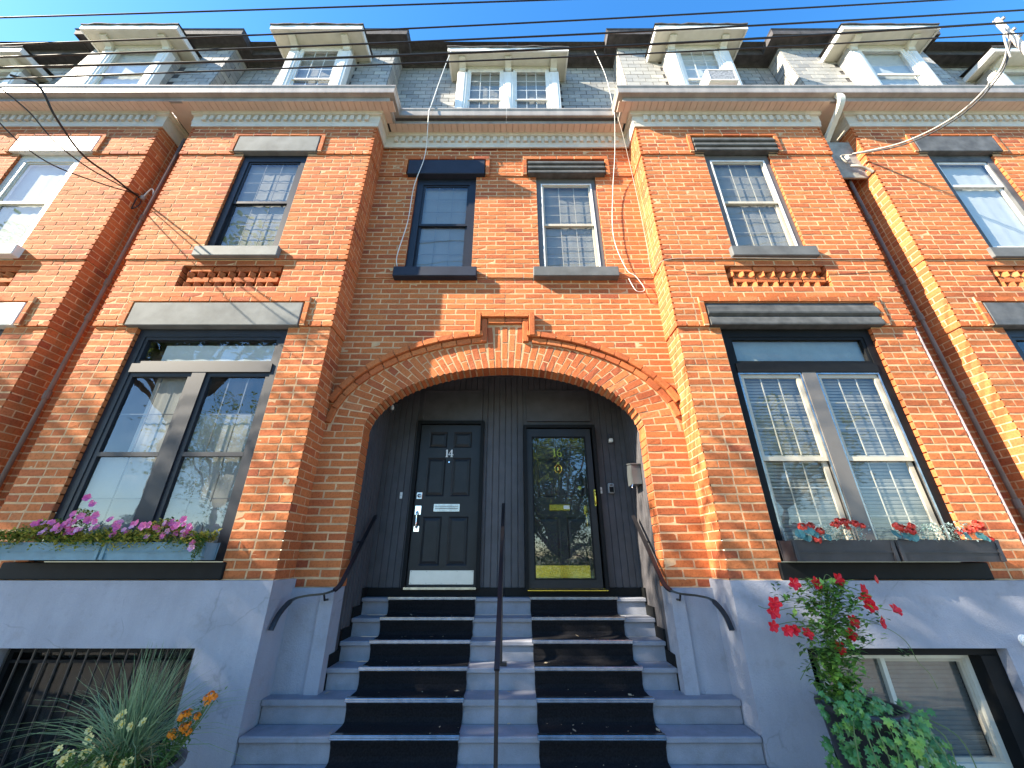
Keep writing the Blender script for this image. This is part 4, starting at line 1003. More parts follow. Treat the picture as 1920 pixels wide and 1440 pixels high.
def mansard_body(h, plan, name='mansard', cmat='darkwood'):
    """sloping roof body over a plan of (x, base y) points plus a dark crowning cornice"""
    m = MB(); v = []; f = []
    for (x_, y_) in plan: v += [(x_, y_, 8.9), (x_, y_ + .238, MZ1 + .02)]
    for i in range(len(plan) - 1): f.append((2 * i, 2 * i + 2, 2 * i + 3, 2 * i + 1))
    m.add(v, f); m.quad((plan[0][0], 4.3, 8.9), (plan[-1][0], 4.3, 8.9), (plan[-1][0], 7.5, 8.9), (plan[0][0], 7.5, 8.9))
    m.quad((plan[0][0], 4.6, MZ1 + .15), (plan[-1][0], 4.6, MZ1 + .15), (plan[-1][0], 9, MZ1 + .3), (plan[0][0], 9, MZ1 + .3))
    o = m.build(name, 'roofing', H[h])
    prof = [(0, MZ1 - .03), (.03, MZ1 - .03), (.035, MZ1 + .02), (.07, MZ1 + .04), (.22, MZ1 + .05), (.23, MZ1 + .02), (.25, MZ1 + .02), (.26, MZ1 + .15), (.28, MZ1 + .18), (.27, MZ1 + .20), (0, MZ1 + .22)]
    c_ = MB(); sweep(c_, prof, [(x_, y_ + .238) for x_, y_ in plan]); c_.build('crown_cornice', cmat, o)
    return o
YMB, YMA = B + .14, A + .14
mo = {}
mi, mxo, mxn = 2.40, 4.68, 5.93
mo['left'] = mansard_body('left', [(-5.655, YMA), (-mxo, YMA), (-mxo, YMB), (-mi, YMB), (-mi, YMA), (-.001, YMA)])
mo['right'] = mansard_body('right', [(.001, YMA), (mi, YMA), (mi, YMB), (mxo, YMB), (mxo, YMA), (5.655, YMA)])
mo['far_left'] = mansard_body('far_left', [(-13.6, YMA), (-XF + .04, YMA), (-XF + .04, YMB), (-mxn, YMB), (-mxn, YMA), (-5.656, YMA)])
mo['far_right'] = mansard_body('far_right', [(5.656, YMA), (mxn, YMA), (mxn, YMB), (XF - .04, YMB), (XF - .04, YMA), (13.6, YMA)])
DZ = 11.20                                  # dormer head
def dormer(h, cx, yf, half, bays_, hoodw, trim, sash, bl, mun):
    """dormer with pilaster casings, hood on brackets and sash windows"""
    zb = 9.0
    post = .20; d = MB()
    for s in (-1, 1): d.box(cx + s * (half - .012), cx + s * (half - .05), yf + .02, yf + .75, zb, DZ + .05)   # cheeks
    d.box(cx - half + .05, cx + half - .05, yf + .12, yf + .75, DZ + .02, DZ + .05)
    o = d.build('dormer', 'slate', H[h])
    xs = [cx - half + post / 2] + ([cx] if bays_ == 2 else []) + [cx + half - post / 2]
    for xx in xs:
        pmb = bevel_box(xx - post / 2, xx + post / 2, yf, yf + .14, zb, DZ - .10, .006); pmb.box(xx - post / 2 + .05, xx + post / 2 - .05, yf - .012, yf + .01, zb, DZ - .14); pmb.build('post', trim, o)
        k_ = MB(); k_.prism([(yf + .1, DZ - .10), (yf - .02, DZ - .10), (yf - .03, DZ - .02), (yf - .09, DZ + .01), (yf - .19, DZ + .04), (yf - .19, DZ + .10), (yf + .1, DZ + .10)], xx - .065, xx + .065, 'x'); k_.build('bracket', 'cream', o)
    for j in range(len(xs) - 1):
        a, b = xs[j] + post / 2, xs[j + 1] - post / 2; c0, d0 = 9.35, DZ + .02; mid = 10.20 if h in ('left', 'right') else 10.35
        wf = frame_mb(a, b, c0, d0, yf + .02, yf + .11, .045, .05, .035).build('window_frame', trim if trim != 'white' else 'white', o)
        frame_mb(a + .045, b - .045, mid - .03, d0 - .035, yf + .030, yf + .05, .035).build('sash', sash, o); frame_mb(a + .045, b - .045, c0 + .05, mid + .03, yf + .052, yf + .075, .035).build('sash', sash, o)
        pane_obj(o, a + .07, b - .07, yf + .040, mid, d0 - .065); pane_obj(o, a + .07, b - .07, yf + .064, c0 + .07, mid)
        if mun: muntins(o, a + .08, b - .08, mid + .01, d0 - .065, yf + .045, mun[0], mun[1], 'white', .014); muntins(o, a + .08, b - .08, c0 + .08, mid - .01, yf + .069, mun[0], mun[1], 'white', .014)
        blind(o, a + .03, b - .03, yf + .105, c0, d0 + .02, bl); room(o, a, b, yf + .125, yf + .74, c0, d0)
    # side slates on the cheeks
    for s in (-1, 1):
        z = 9.1; r = 0
        while z < DZ - .05:
            put('slate', slate_me, o, Tm(cx + s * (half - .010), yf + .14 + .13, z) @ Rm(s * math.pi / 2, 'Z') @ Matrix.Diagonal((1.0 if r % 2 else .98, 1, 1, 1))); z += .175; r += 1
    # hood: boarded soffit, white fascia, ragged roofing edge
    y0, y1 = yf - .28, yf + .72
    hb = bevel_box(cx - hoodw, cx + hoodw, y0 + .025, y1, DZ + .10, DZ + .14, .004); hb.box(cx - half + .02, cx + half - .02, yf + .0, yf + .12, DZ + .02, DZ + .10); hb.build('hood_soffit', 'cream', o)
    fa = MB(); fa.box(cx - hoodw - .01, cx + hoodw + .01, y0, y0 + .024, DZ + .075, DZ + .20)
    for s in (-1, 1):
        a, b = sorted((cx + s * (hoodw + .010), cx + s * (hoodw - .02))); fa.box(a, b, y0 + .025, y1, DZ + .072, DZ + .198)
    fa.build('fascia', trim, o)
    rf = MB(); n = 14; vs_ = []
    for i in range(n + 1):
        xx = cx - hoodw - .025 + (2 * hoodw + .05) * i / n; yy = y0 - .02 + random.uniform(-.01, .006); zz = DZ + .20 + random.uniform(-.012, .012)
        vs_ += [(xx, yy, zz), (xx, yy, zz + .03), (xx, y1, DZ + .34), (xx, y1, DZ + .20)]
    rf.add(vs_, [(4 * i + k, 4 * i + 4 + k, 4 * i + 4 + (k + 1) % 4, 4 * i + (k + 1) % 4) for i in range(n) for k in range(4)]); rf.build('hood_roof', 'roofing', o)
    return o
YDB, YDA = 4.31, 4.68
DC = {}
dormer('left', CB['left'] + .03, YDB, .625, 1, .90, 'white', 'white', 'blind', (2, 2)); dormer('right', CB['right'] + .05, YDB, .625, 1, .90, 'white', 'white', 'blind_white', (2, 2))
dormer('far_left', CB['far_left'] + .02, YDB, .68, 1, .95, 'white', 'cream', 'blind_white', None); dormer('far_right', CB['far_right'] + .1, YDB, .68, 1, .95, 'white', 'white', 'blind_white', None)
dormer('far_left', -11.3, YDA, 1.05, 2, 1.24, 'white', 'cream', 'blind_white', None); dormer('far_right', 11.3, YDA, 1.05, 2, 1.24, 'white', 'white', 'blind_white', None)
dormer('right', 0.02, YDA, 1.06, 2, 1.24, 'white', 'white', 'blind', (2, 2))
c = CB['left'] + .03; slates_front(mo['left'], -mxo, -mi, YMB, [(c - .64, c + .64, DZ + .1)]); slates_front(mo['left'], -mi, -.0, YMA, [(-1.07, 1.1, DZ + .1)]); slates_front(mo['left'], -5.655, -mxo, YMA, [])
slates_side(mo['left'], -mi, 1, YMB, .37)
c = CB['right'] + .05; slates_front(mo['right'], mi, mxo, YMB, [(c - .64, c + .64, DZ + .1)]); slates_front(mo['right'], .0, mi, YMA, [(-1.07, 1.1, DZ + .1)]); slates_front(mo['right'], mxo, 5.655, YMA, [])
slates_side(mo['right'], mi, -1, YMB, .37)
c = CB['far_left'] + .02; slates_front(mo['far_left'], -XF + .04, -mxn, YMB, [(c - .7, c + .7, DZ + .1)]); slates_side(mo['far_left'], -mxn, 1, YMB, .37); slates_front(mo['far_left'], -mxn, -5.656, YMA, []); slates_front(mo['far_left'], -13.0, -XF + .04, YMA, [(-12.4, -10.2, DZ + .1)])
c = CB['far_right'] + .1; slates_front(mo['far_right'], mxn, XF - .04, YMB, [(c - .7, c + .7, DZ + .1)]); slates_side(mo['far_right'], mxn, -1, YMB, .37); slates_front(mo['far_right'], 5.656, mxn, YMA, []); slates_front(mo['far_right'], XF - .04, 13.0, YMA, [(10.2, 12.4, DZ + .1)])
# air conditioner in the right dormer
t = thing('air_conditioner', 'white boxy air conditioner jutting from dormer window above black planters', 'air conditioner', (4.0, 4.2, 9.4))
cx = CB['right'] + .14
bevel_box(cx - .27, cx + .27, 4.09, 4.42, 9.62, 9.98, .012).build('casing', 'ac_white', t)
m = MB(); m.box(cx - .235, cx + .235, 4.083, 4.095, 9.65, 9.95); m.build('condenser_fins', 'ac_fin', t)
frame_mb(cx - .26, cx + .26, 9.63, 9.97, 4.076, 4.092, .026).build('grille_frame', 'ac_white', t)

# ------------------------------------------------------------------ cables and pole
def cable(name, pts, r, mat, label, n=6, smooth=8):
    o = MB().tube(smooth_path(pts, smooth), r, n).build(name, mat, None, smooth=True); return tag(o, label, 'cable')
WD = 2.6
Lw = [('topmost overhead wire crossing the upper left sky', [(-9.5, 8.02), (-6.56, 8.165), (-2.17, 8.439), (3.0, 8.80), (8.0, 9.2)], .010),
      ('second overhead wire from top across the blue sky', [(-9.5, 7.32), (-6.21, 7.52), (-2.06, 7.827), (1.35, 8.139), (5.89, 8.623), (9.0, 8.98)], .010),
      ('third overhead wire down, just above the dormer hoods at right', [(-9.5, 7.06), (-6.06, 7.25), (-2.0, 7.52), (2.27, 7.878), (6.72, 8.342), (9.0, 8.62)], .011),
      ('fourth overhead wire down, crossing the white dormer hoods', [(-9.5, 6.86), (-5.94, 7.026), (-1.95, 7.239), (2.21, 7.568), (6.66, 8.059), (9.0, 8.35)], .013),
      ('lowest overhead wire, crossing in front of the dormer windows', [(-9.5, 6.58), (-5.82, 6.80), (-1.92, 7.059), (2.18, 7.366), (6.56, 7.79), (9.0, 8.05)], .009)]
for lab, pts, r in Lw: cable('overhead_wire', [(x_, WD, z_) for x_, z_ in pts], r, 'cable', lab)['group'] = 'overhead wires'
t = thing('utility_pole', 'pale wooden pole top carrying wires at upper right corner', 'pole', (6.66, 2.72, 0))
MB().tube([(6.66, 2.72, -.1), (6.66, 2.72, 4), (6.66, 2.72, 8.40)], [.06, .05, .032], 12).build('pole', 'pole', t)
for z in (8.32, 8.05, 7.9):
    MB().lathe([(.006, -.02), (.018, -.014), (.013, 0), (.02, .014), (.006, .02)], 10, (6.66, 2.67, z)).build('insulator', 'plastic_grey', t)
# service drops
t = cable('service_cable', [(-5.75, 2.6, 6.88), (-5.62, 2.75, 6.95), (-5.58, 3.0, 6.75), (-5.68, 3.45, 6.70), (-5.80, 3.9, 6.88), (-5.90, 4.30, 7.02), (-5.88, 4.42, 7.05)], .013, 'cable', 'thick black service cable looping down to bracket at upper left')
cable('service_cable', [(-5.95, 2.6, 6.80), (-5.80, 2.9, 6.72), (-5.74, 3.2, 6.60), (-5.78, 3.6, 6.68), (-5.86, 4.0, 6.88), (-5.90, 4.35, 7.05)], .008, 'cable', 'thinner black service cable sagging beside the thick one at left')
cable('service_cable', [(-6.15, 2.6, 6.79), (-6.1, 2.95, 6.55), (-6.02, 3.4, 6.50), (-5.95, 3.95, 6.78), (-5.90, 4.38, 7.08)], .008, 'cable', 'lower black service cable sagging under the others at left')
t = thing('cable_bracket', 'rusty cable bracket on brick return at left', 'bracket', (-5.93, 4.40, 7.0))
MB().tube([(-5.95, 4.42, 7.06), (-5.86, 4.42, 7.06), (-5.86, 4.42, 7.16)], .012, 6).build('hook', 'iron', t); MB().lathe([(.01, -.04), (.035, -.02), (.025, 0), (.035, .02), (.01, .04)], 10, (-5.86, 4.42, 7.05)).build('insulator', 'plastic_grey', t)
MB().tube(smooth_path([(-5.86, 4.42, 7.08), (-5.78, 4.40, 7.22), (-5.72, 4.40, 7.18), (-5.70, 4.42, 7.05)]), .010, 6).build('cable_tail', 'cable_white', t)
MB().tube(smooth_path([(-5.90, 4.38, 7.0), (-5.92, 4.40, 6.85), (-5.88, 4.38, 6.76), (-5.83, 4.40, 6.86), (-5.86, 4.42, 6.98)]), .008, 6).build('cable_coil', 'cable', t)
for i, (lab, dz, r) in enumerate((('pale service cable rising from slot between bays to pole at right', 0, .012), ('darker service cable twisted under the pale one at right', -.05, .010))):
    cable('service_cable', [(6.62, 2.74, 7.95 + dz), (6.55, 2.95, 7.62 + dz), (6.35, 3.35, 7.42 + dz), (6.05, 3.8, 7.50 + dz), (5.72, 4.22, 7.83 + dz * .3)], r, 'cable_grey' if i == 0 else 'cable', lab)
cable('service_cable', [(6.60, 2.70, 8.2), (6.50, 2.66, 8.02), (6.47, 2.70, 7.86), (6.56, 2.8, 7.66)], .010, 'cable_white', 'short white cable loop hanging below pole top at right')
t = thing('cable_bracket', 'pale cable clamp with coiled tails on grey board at right', 'bracket', (5.66, 4.28, 7.8))
MB().tube(smooth_path([(5.72, 4.24, 7.83), (5.62, 4.28, 7.88), (5.55, 4.26, 7.80), (5.60, 4.26, 7.68), (5.68, 4.28, 7.70)]), .012, 6).build('cable_tail', 'cable_grey', t)
MB().tube(smooth_path([(5.66, 4.28, 7.62), (5.74, 4.24, 7.56), (5.84, 4.24, 7.50), (5.92, 4.24, 7.42)]), .022, 6).build('cable_lagging', 'cable_grey', t)
MB().lathe([(.01, -.05), (.03, -.03), (.025, 0), (.03, .03), (.01, .05)], 10, (5.66, 4.27, 7.80)).build('insulator', 'plastic_white', t)
cable('hanging_cable', [(-1.13, 4.30, 11.05), (-1.22, 4.24, 10.2), (-1.34, 4.215, 9.15), (-1.37, 4.225, 8.9), (-1.42, 4.48, 8.2), (-1.56, 4.56, 7.5), (-1.58, 4.57, 6.7), (-1.66, 4.56, 6.0), (-1.64, 4.57, 5.78)], .0075, 'cable_white', 'white cable dangling past left centre window and its dark lintel')
cable('hanging_cable', [(1.86, 4.55, 11.6), (1.90, 4.30, 10.2), (1.90, 4.215, 9.15), (1.91, 4.22, 8.9), (1.90, 4.48, 8.2), (1.80, 4.57, 7.4), (1.70, 4.57, 6.4), (1.82, 4.58, 5.75), (1.95, 4.57, 5.58), (2.05, 4.58, 5.35), (1.92, 4.57, 5.32), (1.84, 4.58, 5.55)], .005, 'cable_white', 'thin white cable hanging right of the right centre window')
cable('hanging_cable', [(1.92, 4.21, 9.1), (2.02, 4.3, 8.5), (2.14, 4.5, 7.9), (2.19, 4.56, 7.2), (2.20, 4.57, 6.2), (2.205, 4.57, 5.65), (2.24, 4.2, 5.56), (2.9, 4.16, 5.565), (4.2, 4.16, 5.55), (5.2, 4.18, 5.565)], .0045, 'cable_grey', 'thin grey cable tucked under right window sill')

# ------------------------------------------------------------------ planters and plants
def window_box(x0, x1, y0, y1, z0, z1, mat, label):
    t = thing('window_box', label, 'planter', ((x0 + x1) / 2, (y0 + y1) / 2, z0), 'window boxes')
    w = .014; sl = .02
    for nm, ya_, yb_, off in (('front_panel', y0, y0 + w, -sl), ('back_panel', y1 - w, y1, 0)):
        m = MB(); m.add([(x0, ya_ + .02, z0), (x1, ya_ + .02, z0), (x1, yb_ + .02, z0), (x0, yb_ + .02, z0), (x0 - .01, ya_ + off + .02, z1), (x1 + .01, ya_ + off + .02, z1), (x1 + .01, yb_ + off + .02, z1), (x0 - .01, yb_ + off + .02, z1)],
                        [(0, 3, 2, 1), (4, 5, 6, 7), (0, 1, 5, 4), (1, 2, 6, 5), (2, 3, 7, 6), (3, 0, 4, 7)]); m.build(nm, mat, t)
    for xx in (x0, x1 - w): MB().box(xx, xx + w, y0 + .034, y1, z0, z1 - .004).build('end_panel', mat, t)
    MB().box(x0 + w, x1 - w, y0 + .03, y1 - .02, z0, z0 + .02).build('base', mat, t)
    MB().box(x0 + w, x1 - w, y0 + .035, y1 - .016, z1 - .05, z1 - .025).build('soil', 'soil', t)
    MB().box(x0 + .01, x1 - .01, y0 + .001, y0 + .012, z0 + (z1 - z0) * .42, z0 + (z1 - z0) * .47).build('batten', mat, t)
    for xx in (x0 + .002, x1 - .035): MB().box(xx, xx + .033, y0 - .002, y0 + .018, z0 + .004, z1 - .005).build('corner_strip', mat, t)
    return t
window_box(-4.93, -3.90, 4.06, 4.235, 1.735, 1.895, 'box_blue', 'blue grey planter left half of pair below big window with petunias')
window_box(-3.88, -2.89, 4.06, 4.235, 1.735, 1.895, 'box_blue', 'blue grey planter right half of pair, nearer the arch, with petunias')
window_box(2.83, 3.82, 4.05, 4.235, 1.72, 1.915, 'box_black', 'black planter nearer the arch with mint foliage and coral geraniums')
window_box(3.85, 4.84, 4.05, 4.235, 1.72, 1.915, 'box_black', 'black planter farther from the arch, by brown downpipe')
def leaf_quad(m, p, d, up, L, W, bend=.2):
    d = d.normalized(); s = d.cross(up); s = s.normalized() if s.length > 1e-4 else Vector((1, 0, 0)); n = s.cross(d)
    q = p + d * L * .5 + n * L * bend * .3; e = p + d * L - n * L * bend * .25
    m.add([p, q + s * W / 2, e, q - s * W / 2, q - n * W * .12], [(0, 1, 4), (1, 2, 4), (2, 3, 4), (3, 0, 4)])
def rdir(rng, up=.3):
    a = rng.uniform(0, 6.283); z = rng.uniform(-.4, 1) + up; v = Vector((math.cos(a), math.sin(a), z)); return v.normalized()
def petal_flower(np_, r, cup, wid, star=False):
    m = MB()
    for k in range(np_):
        a = 6.28318 * k / np_; d = Vector((math.cos(a), math.sin(a), 0)); s = Vector((-d.y, d.x, 0)); up = Vector((0, 0, 1))
        if star: pts = [Vector((0, 0, -.25 * r)), d * r * .45 + s * r * wid * .5 + up * r * cup, d * r * .75 + s * r * wid * .55 + up * r * cup * 1.0, d * r * 1.05 + s * r * .12 + up * r * cup * .6, d * r * .62 - s * r * wid * .30 + up * r * cup * .8]
        else: pts = [Vector((0, 0, -.3 * r)), d * r * .6 + s * r * wid * .6 + up * r * cup, d * r * .98 + s * r * wid * .30 + up * r * cup * .7, d * r * .98 - s * r * wid * .30 + up * r * cup * .75, d * r * .6 - s * r * wid * .6 + up * r * cup * .9]
        m.add(pts, [(0, 1, 2), (0, 2, 3), (0, 3, 4)])
    return m
def flower_mesh(name, mb, mat, eye=None):
    if eye: mb.lathe([(.0001, eye * .5), (eye * .7, eye * .35), (eye, 0)], 8)
    me = mb.mesh(name); me.materials.append(M[mat])
    if eye:
        me.materials.append(M['yellow_eye'])
        for i in range(len(me.polygons) - 16, len(me.polygons)): me.polygons[i].material_index = 1
    return me
F_pet = flower_mesh('flower', petal_flower(5, .036, .30, .80), 'pink')
M['pale_pink'] = leaf_mat('pale_pink_petal', (.70, .28, .48), (.82, .48, .66), .3)
F_pet2 = flower_mesh('flower', petal_flower(5, .033, .30, .80), 'pale_pink')
F_red = flower_mesh('flower', petal_flower(5, .054, .30, .95, True), 'red')
F_pale = flower_mesh('flower', petal_flower(6, .030, .25, .62), 'pale_yellow', .009)
def pom(r, n, mat, seed):
    g = random.Random(seed); m = MB()
    for k in range(n):
        d = rdir(g, .35); s = d.cross(Vector((g.uniform(-1, 1), g.uniform(-1, 1), g.uniform(-1, 1)))).normalized(); t_ = d.cross(s)
        p = d * r * g.uniform(.6, 1.0); w = r * .23; m.add([p - s * w - t_ * w * .3, p + s * w - t_ * w * .3, p + s * w * .8 + t_ * w + d * w * .4, p - s * w * .8 + t_ * w + d * w * .4], [(0, 1, 2, 3)])
    return flower_mesh('flower', m, mat)
F_ger = [pom(.05, 120, 'geranium', s) for s in (1, 2)]; F_mar = [pom(.026, 90, 'orange', s) for s in (3, 4)]
def place_flower(me, parent, p, nrm, s=1.0, roll=None):
    q = Vector(nrm).to_track_quat('Z', 'Y').to_matrix().to_4x4()
    return put('flower', me, parent, Matrix.Translation(p) @ q @ Rm(random.uniform(0, 6.28) if roll is None else roll, 'Z') @ Matrix.Scale(s, 4))
g = random.Random(21)
def petunia(x0, x1, label, tall=None):
    t = thing('petunia_plant', label, 'plant', ((x0 + x1) / 2, 4.14, 1.86), 'petunias')
    m = MB(); dry = MB()  # dry collects the lime leaves that stand in for sunlit foliage
    for k in range(2600):
        xx = g.uniform(x0 - .04, x1 + .04); hgt = .12 + .05 * math.sin(xx * 5.1) + .04 * math.sin(xx * 11 + 1)
        p = Vector((xx, g.uniform(4.03, 4.21), 1.86 + g.random() ** .8 * max(.05, hgt) + g.uniform(0, .05)))
        if g.random() < .12: p.z -= .06; p.y = 4.03 + g.uniform(-.03, .01)
        leaf_quad(m if g.random() < .26 else dry, p, rdir(g, .25), Vector((0, 0, 1)), g.uniform(.028, .05), g.uniform(.017, .028))
    if tall:
        for k in range(420):
            z = g.random(); p = Vector((tall + g.gauss(0, .075) * (1.1 - z * .6), 4.12 + g.gauss(0, .03), 1.93 + z * .26)); leaf_quad(m if g.random() < .4 else dry, p, rdir(g, .3), Vector((0, 0, 1)), .034, .018)
    m.build('foliage', 'leaf_green', t, kind='stuff'); dry.build('lime_sunlit_foliage', 'leaf_lime', t, kind='stuff')  # yellow-green leaves, lightened and made commoner to paint in a sunlit patch
    return t
ta = petunia(-4.92, -3.92, 'tall pink petunia plant with yellow green leaves in the left blue planter', -4.25)
tb = petunia(-3.88, -2.92, 'low pink petunia plant with yellow green leaves in the blue planter nearer the arch')
for (xx, zz) in [(-4.96, 1.93), (-4.46, 2.07), (-4.33, 2.06), (-4.29, 2.09), (-4.23, 2.08), (-4.18, 2.13), (-4.12, 2.10), (-4.14, 2.26), (-4.20, 2.31), (-4.10, 2.24), (-4.36, 2.03), (-4.22, 1.99), (-4.02, 2.08), (-4.58, 2.07), (-4.25, 2.15), (-4.06, 2.14)]:
    place_flower(F_pet, ta, (xx, 4.03 + g.uniform(-.02, .03), zz), (g.uniform(-.4, .4), -1, g.uniform(-.1, .7)), g.uniform(.85, 1.2))
for (xx, zz) in [(-3.88, 2.10), (-3.83, 2.06), (-3.78, 2.02), (-3.66, 2.06), (-3.60, 2.07), (-3.52, 2.04), (-3.46, 2.05), (-3.42, 2.03), (-3.38, 2.01), (-3.28, 2.08), (-3.22, 2.03), (-3.20, 1.97), (-3.10, 1.98), (-3.14, 2.10), (-2.98, 1.88), (-3.30, 1.95)]:
    place_flower(F_pet, tb, (xx, 4.03 + g.uniform(-.02, .03), zz), (g.uniform(-.4, .4), -1, g.uniform(-.1, .7)), g.uniform(.8, 1.2))
for (tt, x0_, x1_) in ((ta, -4.6, -3.95), (tb, -3.86, -3.0)):
    for k in range(22):
        xx = g.uniform(x0_, x1_); place_flower(F_pet2 if g.random() < .55 else F_pet, tt, (xx, 4.02 + g.uniform(-.02, .06), 1.94 + g.random() * .14), (g.uniform(-.5, .5), -1, g.uniform(.0, .9)), g.uniform(.65, 1.0))
tl_ = MB(); ts_ = MB()
for k in range(7):
    x_ = -2.93 + g.uniform(-.05, .06); z_ = 1.72 + g.uniform(0, .1); P_ = smooth_path([(x_ - .06, 4.10, 1.90), (x_ - .01, 4.02, 1.90), (x_, 4.0, z_)], 4); ts_.tube(P_, .0025, 4)
    for q in P_[2:]:
        for r_ in range(3): leaf_quad(tl_, q + Vector((g.gauss(0, .012), g.gauss(0, .012), 0)), rdir(g, -.2), Vector((0, 0, 1)), .035, .02)
tl_.build('trailing_leaves', 'leaf_green', tb, kind='stuff'); ts_.build('stems', 'stem', tb)
place_flower(F_pet2, tb, (-2.96, 3.99, 1.84), (.2, -1, .2), 1.0)
def disc_leaf(m, p, nrm, r, n=9):
    q = Vector(nrm).to_track_quat('Z', 'Y'); pts = [p + q @ Vector((r * math.cos(6.283 * k / n) * (1 + .1 * math.sin(k * 3)), r * math.sin(6.283 * k / n), .15 * r * math.sin(k * 2.4))) for k in range(n)]
    m.add(pts + [p - q @ Vector((0, 0, r * .18))], [(k, (k + 1) % n, n) for k in range(n)])
def geranium(x0, x1, heads, teals, label):
    t = thing('geranium_plant', label, 'plant', ((x0 + x1) / 2, 4.12, 1.88), 'geraniums')
    m = MB()
    for c0 in [x0 + (x1 - x0) * q for q in (.28, .36, .45, .54, .63, .72)]:
        for k in range(60):
            z = g.random(); leaf_quad(m, Vector((c0 + g.gauss(0, .055), 4.09 + g.gauss(0, .03), 1.89 + z * .17)), rdir(g, .4), Vector((0, 0, 1)), .036, .016)
    m.build('mint_foliage', 'leaf_mint', t, kind='stuff')
    gm = MB()
    for (xx, zz, r) in teals: 
        lm = MB(); disc_leaf(lm, Vector((xx, 4.035, zz)), (g.uniform(-.4, .4), -1, g.uniform(.2, .8)), r); lm.build('leaf', 'leaf_teal', t)
    for (xx, zz, s) in heads: place_flower(F_ger[g.randrange(2)], t, (xx, 4.06 + g.uniform(-.02, .03), zz), (g.uniform(-.2, .2), -.8, .6), s)
    return t
geranium(2.9, 3.8, [(2.99, 2.03, .9), (3.07, 2.04, .8), (3.14, 1.99, .8), (3.08, 1.92, .9), (3.02, 1.91, .6), (3.30, 2.05, .75), (3.36, 2.08, .8), (3.43, 2.08, .8), (3.50, 2.06, .75), (3.44, 2.03, .6), (3.56, 2.04, .6)], [(2.92, 1.97, .05), (3.02, 2.0, .05), (3.06, 1.97, .045), (2.98, 1.93, .04), (3.10, 1.95, .045), (3.18, 1.94, .04)], 'coral geranium and mint foliage in black planter nearer the arch')
geranium(3.9, 4.85, [(3.92, 2.03, .9), (3.98, 2.01, .9), (4.03, 1.99, .8), (4.06, 2.04, .7), (4.53, 1.98, .6), (4.60, 1.99, .8), (4.66, 2.01, .8), (4.72, 2.05, .9), (4.76, 2.02, .7), (4.80, 1.92, .6)], [(3.86, 1.97, .05), (3.95, 1.95, .05), (4.02, 1.94, .045), (4.55, 1.95, .04), (4.68, 1.95, .045), (4.72, 1.93, .04)], 'coral geranium and mint foliage in black planter by brown downpipe')

# potted grass with marigolds, bottom left
t = thing('plant_pot', 'round grey pot at the foot of left stucco wall', 'pot', (-2.62, 3.62, 0))
MB().lathe([(.0001, 0), (.20, 0), (.26, .20), (.30, .37), (.325, .38), (.325, .41), (.29, .41), (.285, .36)], 28, (-2.62, 3.62, 0)).build('pot', 'pot', t, smooth=True)
MB().lathe([(.0001, .375), (.287, .365)], 24, (-2.62, 3.62, 0)).build('soil', 'soil', t)
t = thing('fountain_grass', 'spiky blue green fountain grass in grey pot at lower left', 'grass plant', (-2.68, 3.64, .38))
m = MB()
for k in range(420):
    a = g.uniform(0, 6.283); lean = abs(g.gauss(0, .62)); L = g.uniform(.45, .80); d = Vector((math.cos(a) * lean, math.sin(a) * lean * .8, 1)).normalized()
    p = Vector((-2.70 + g.gauss(0, .05), 3.64 + g.gauss(0, .04), .38)); s = d.cross(Vector((g.uniform(-1, 1), g.uniform(-1, 1), .2))).normalized(); pts = []
    for j in range(6):
        u = j / 5; w = .0042 * (1 - u) + .0006; q = p + d * L * u + Vector((d.x, d.y, 0)) * L * u * u * .55 - Vector((0, 0, 1)) * L * u * u * u * lean * .38
        pts += [q + s * w, q - s * w]
    m.add(pts, [(2 * j, 2 * j + 1, 2 * j + 3, 2 * j + 2) for j in range(5)])
m.build('blades', 'grass_blade', t, kind='stuff')
M['dry_blade'] = leaf_mat('dry_grass', (.30, .24, .10), (.48, .40, .20), .25); m = MB()
for k in range(70):
    a = g.uniform(0, 6.283); lean = g.uniform(.5, 1.6); L = g.uniform(.35, .62); d = Vector((math.cos(a) * lean, math.sin(a) * lean * .8, 1)).normalized()
    p = Vector((-2.70 + g.gauss(0, .05), 3.64 + g.gauss(0, .04), .38)); s_ = d.cross(Vector((g.uniform(-1, 1), g.uniform(-1, 1), .2))).normalized(); pts = []; br = g.uniform(.45, .8)
    for j in range(6):
        u = j / 5; w = .0045 * (1 - u) + .0008; q = p + d * L * u - Vector((0, 0, 1)) * (max(0, u - br) * L * 1.3 + L * u * u * .3); pts += [q + s_ * w, q - s_ * w]
    m.add(pts, [(2 * j, 2 * j + 1, 2 * j + 3, 2 * j + 2) for j in range(5)])
m.build('dry_blades', 'dry_blade', t, kind='stuff')
t = thing('marigold_plant', 'orange marigolds at right side of grey pot by the steps', 'plant', (-2.34, 3.58, .40))
m = MB(); sm = MB()
mar = [(-2.18, 3.60, .80), (-2.155, 3.60, .815), (-2.13, 3.60, .80), (-2.17, 3.60, .77), (-2.32, 3.6, .70), (-2.29, 3.6, .705), (-2.335, 3.6, .68), (-2.28, 3.6, .61), (-2.25, 3.6, .60), (-2.27, 3.6, .64), (-2.30, 3.6, .625), (-2.37, 3.6, .59), (-2.35, 3.6, .58), (-2.22, 3.6, .69)]
for (a, b, c_) in mar:
    sm.tube(smooth_path([(-2.40 + g.uniform(-.03, .03), 3.60, .40), ((a - 2.40) / 2 + .03, b + .01, (c_ + .40) / 2), (a, b + .01, c_ - .01)], 4), .004, 5)
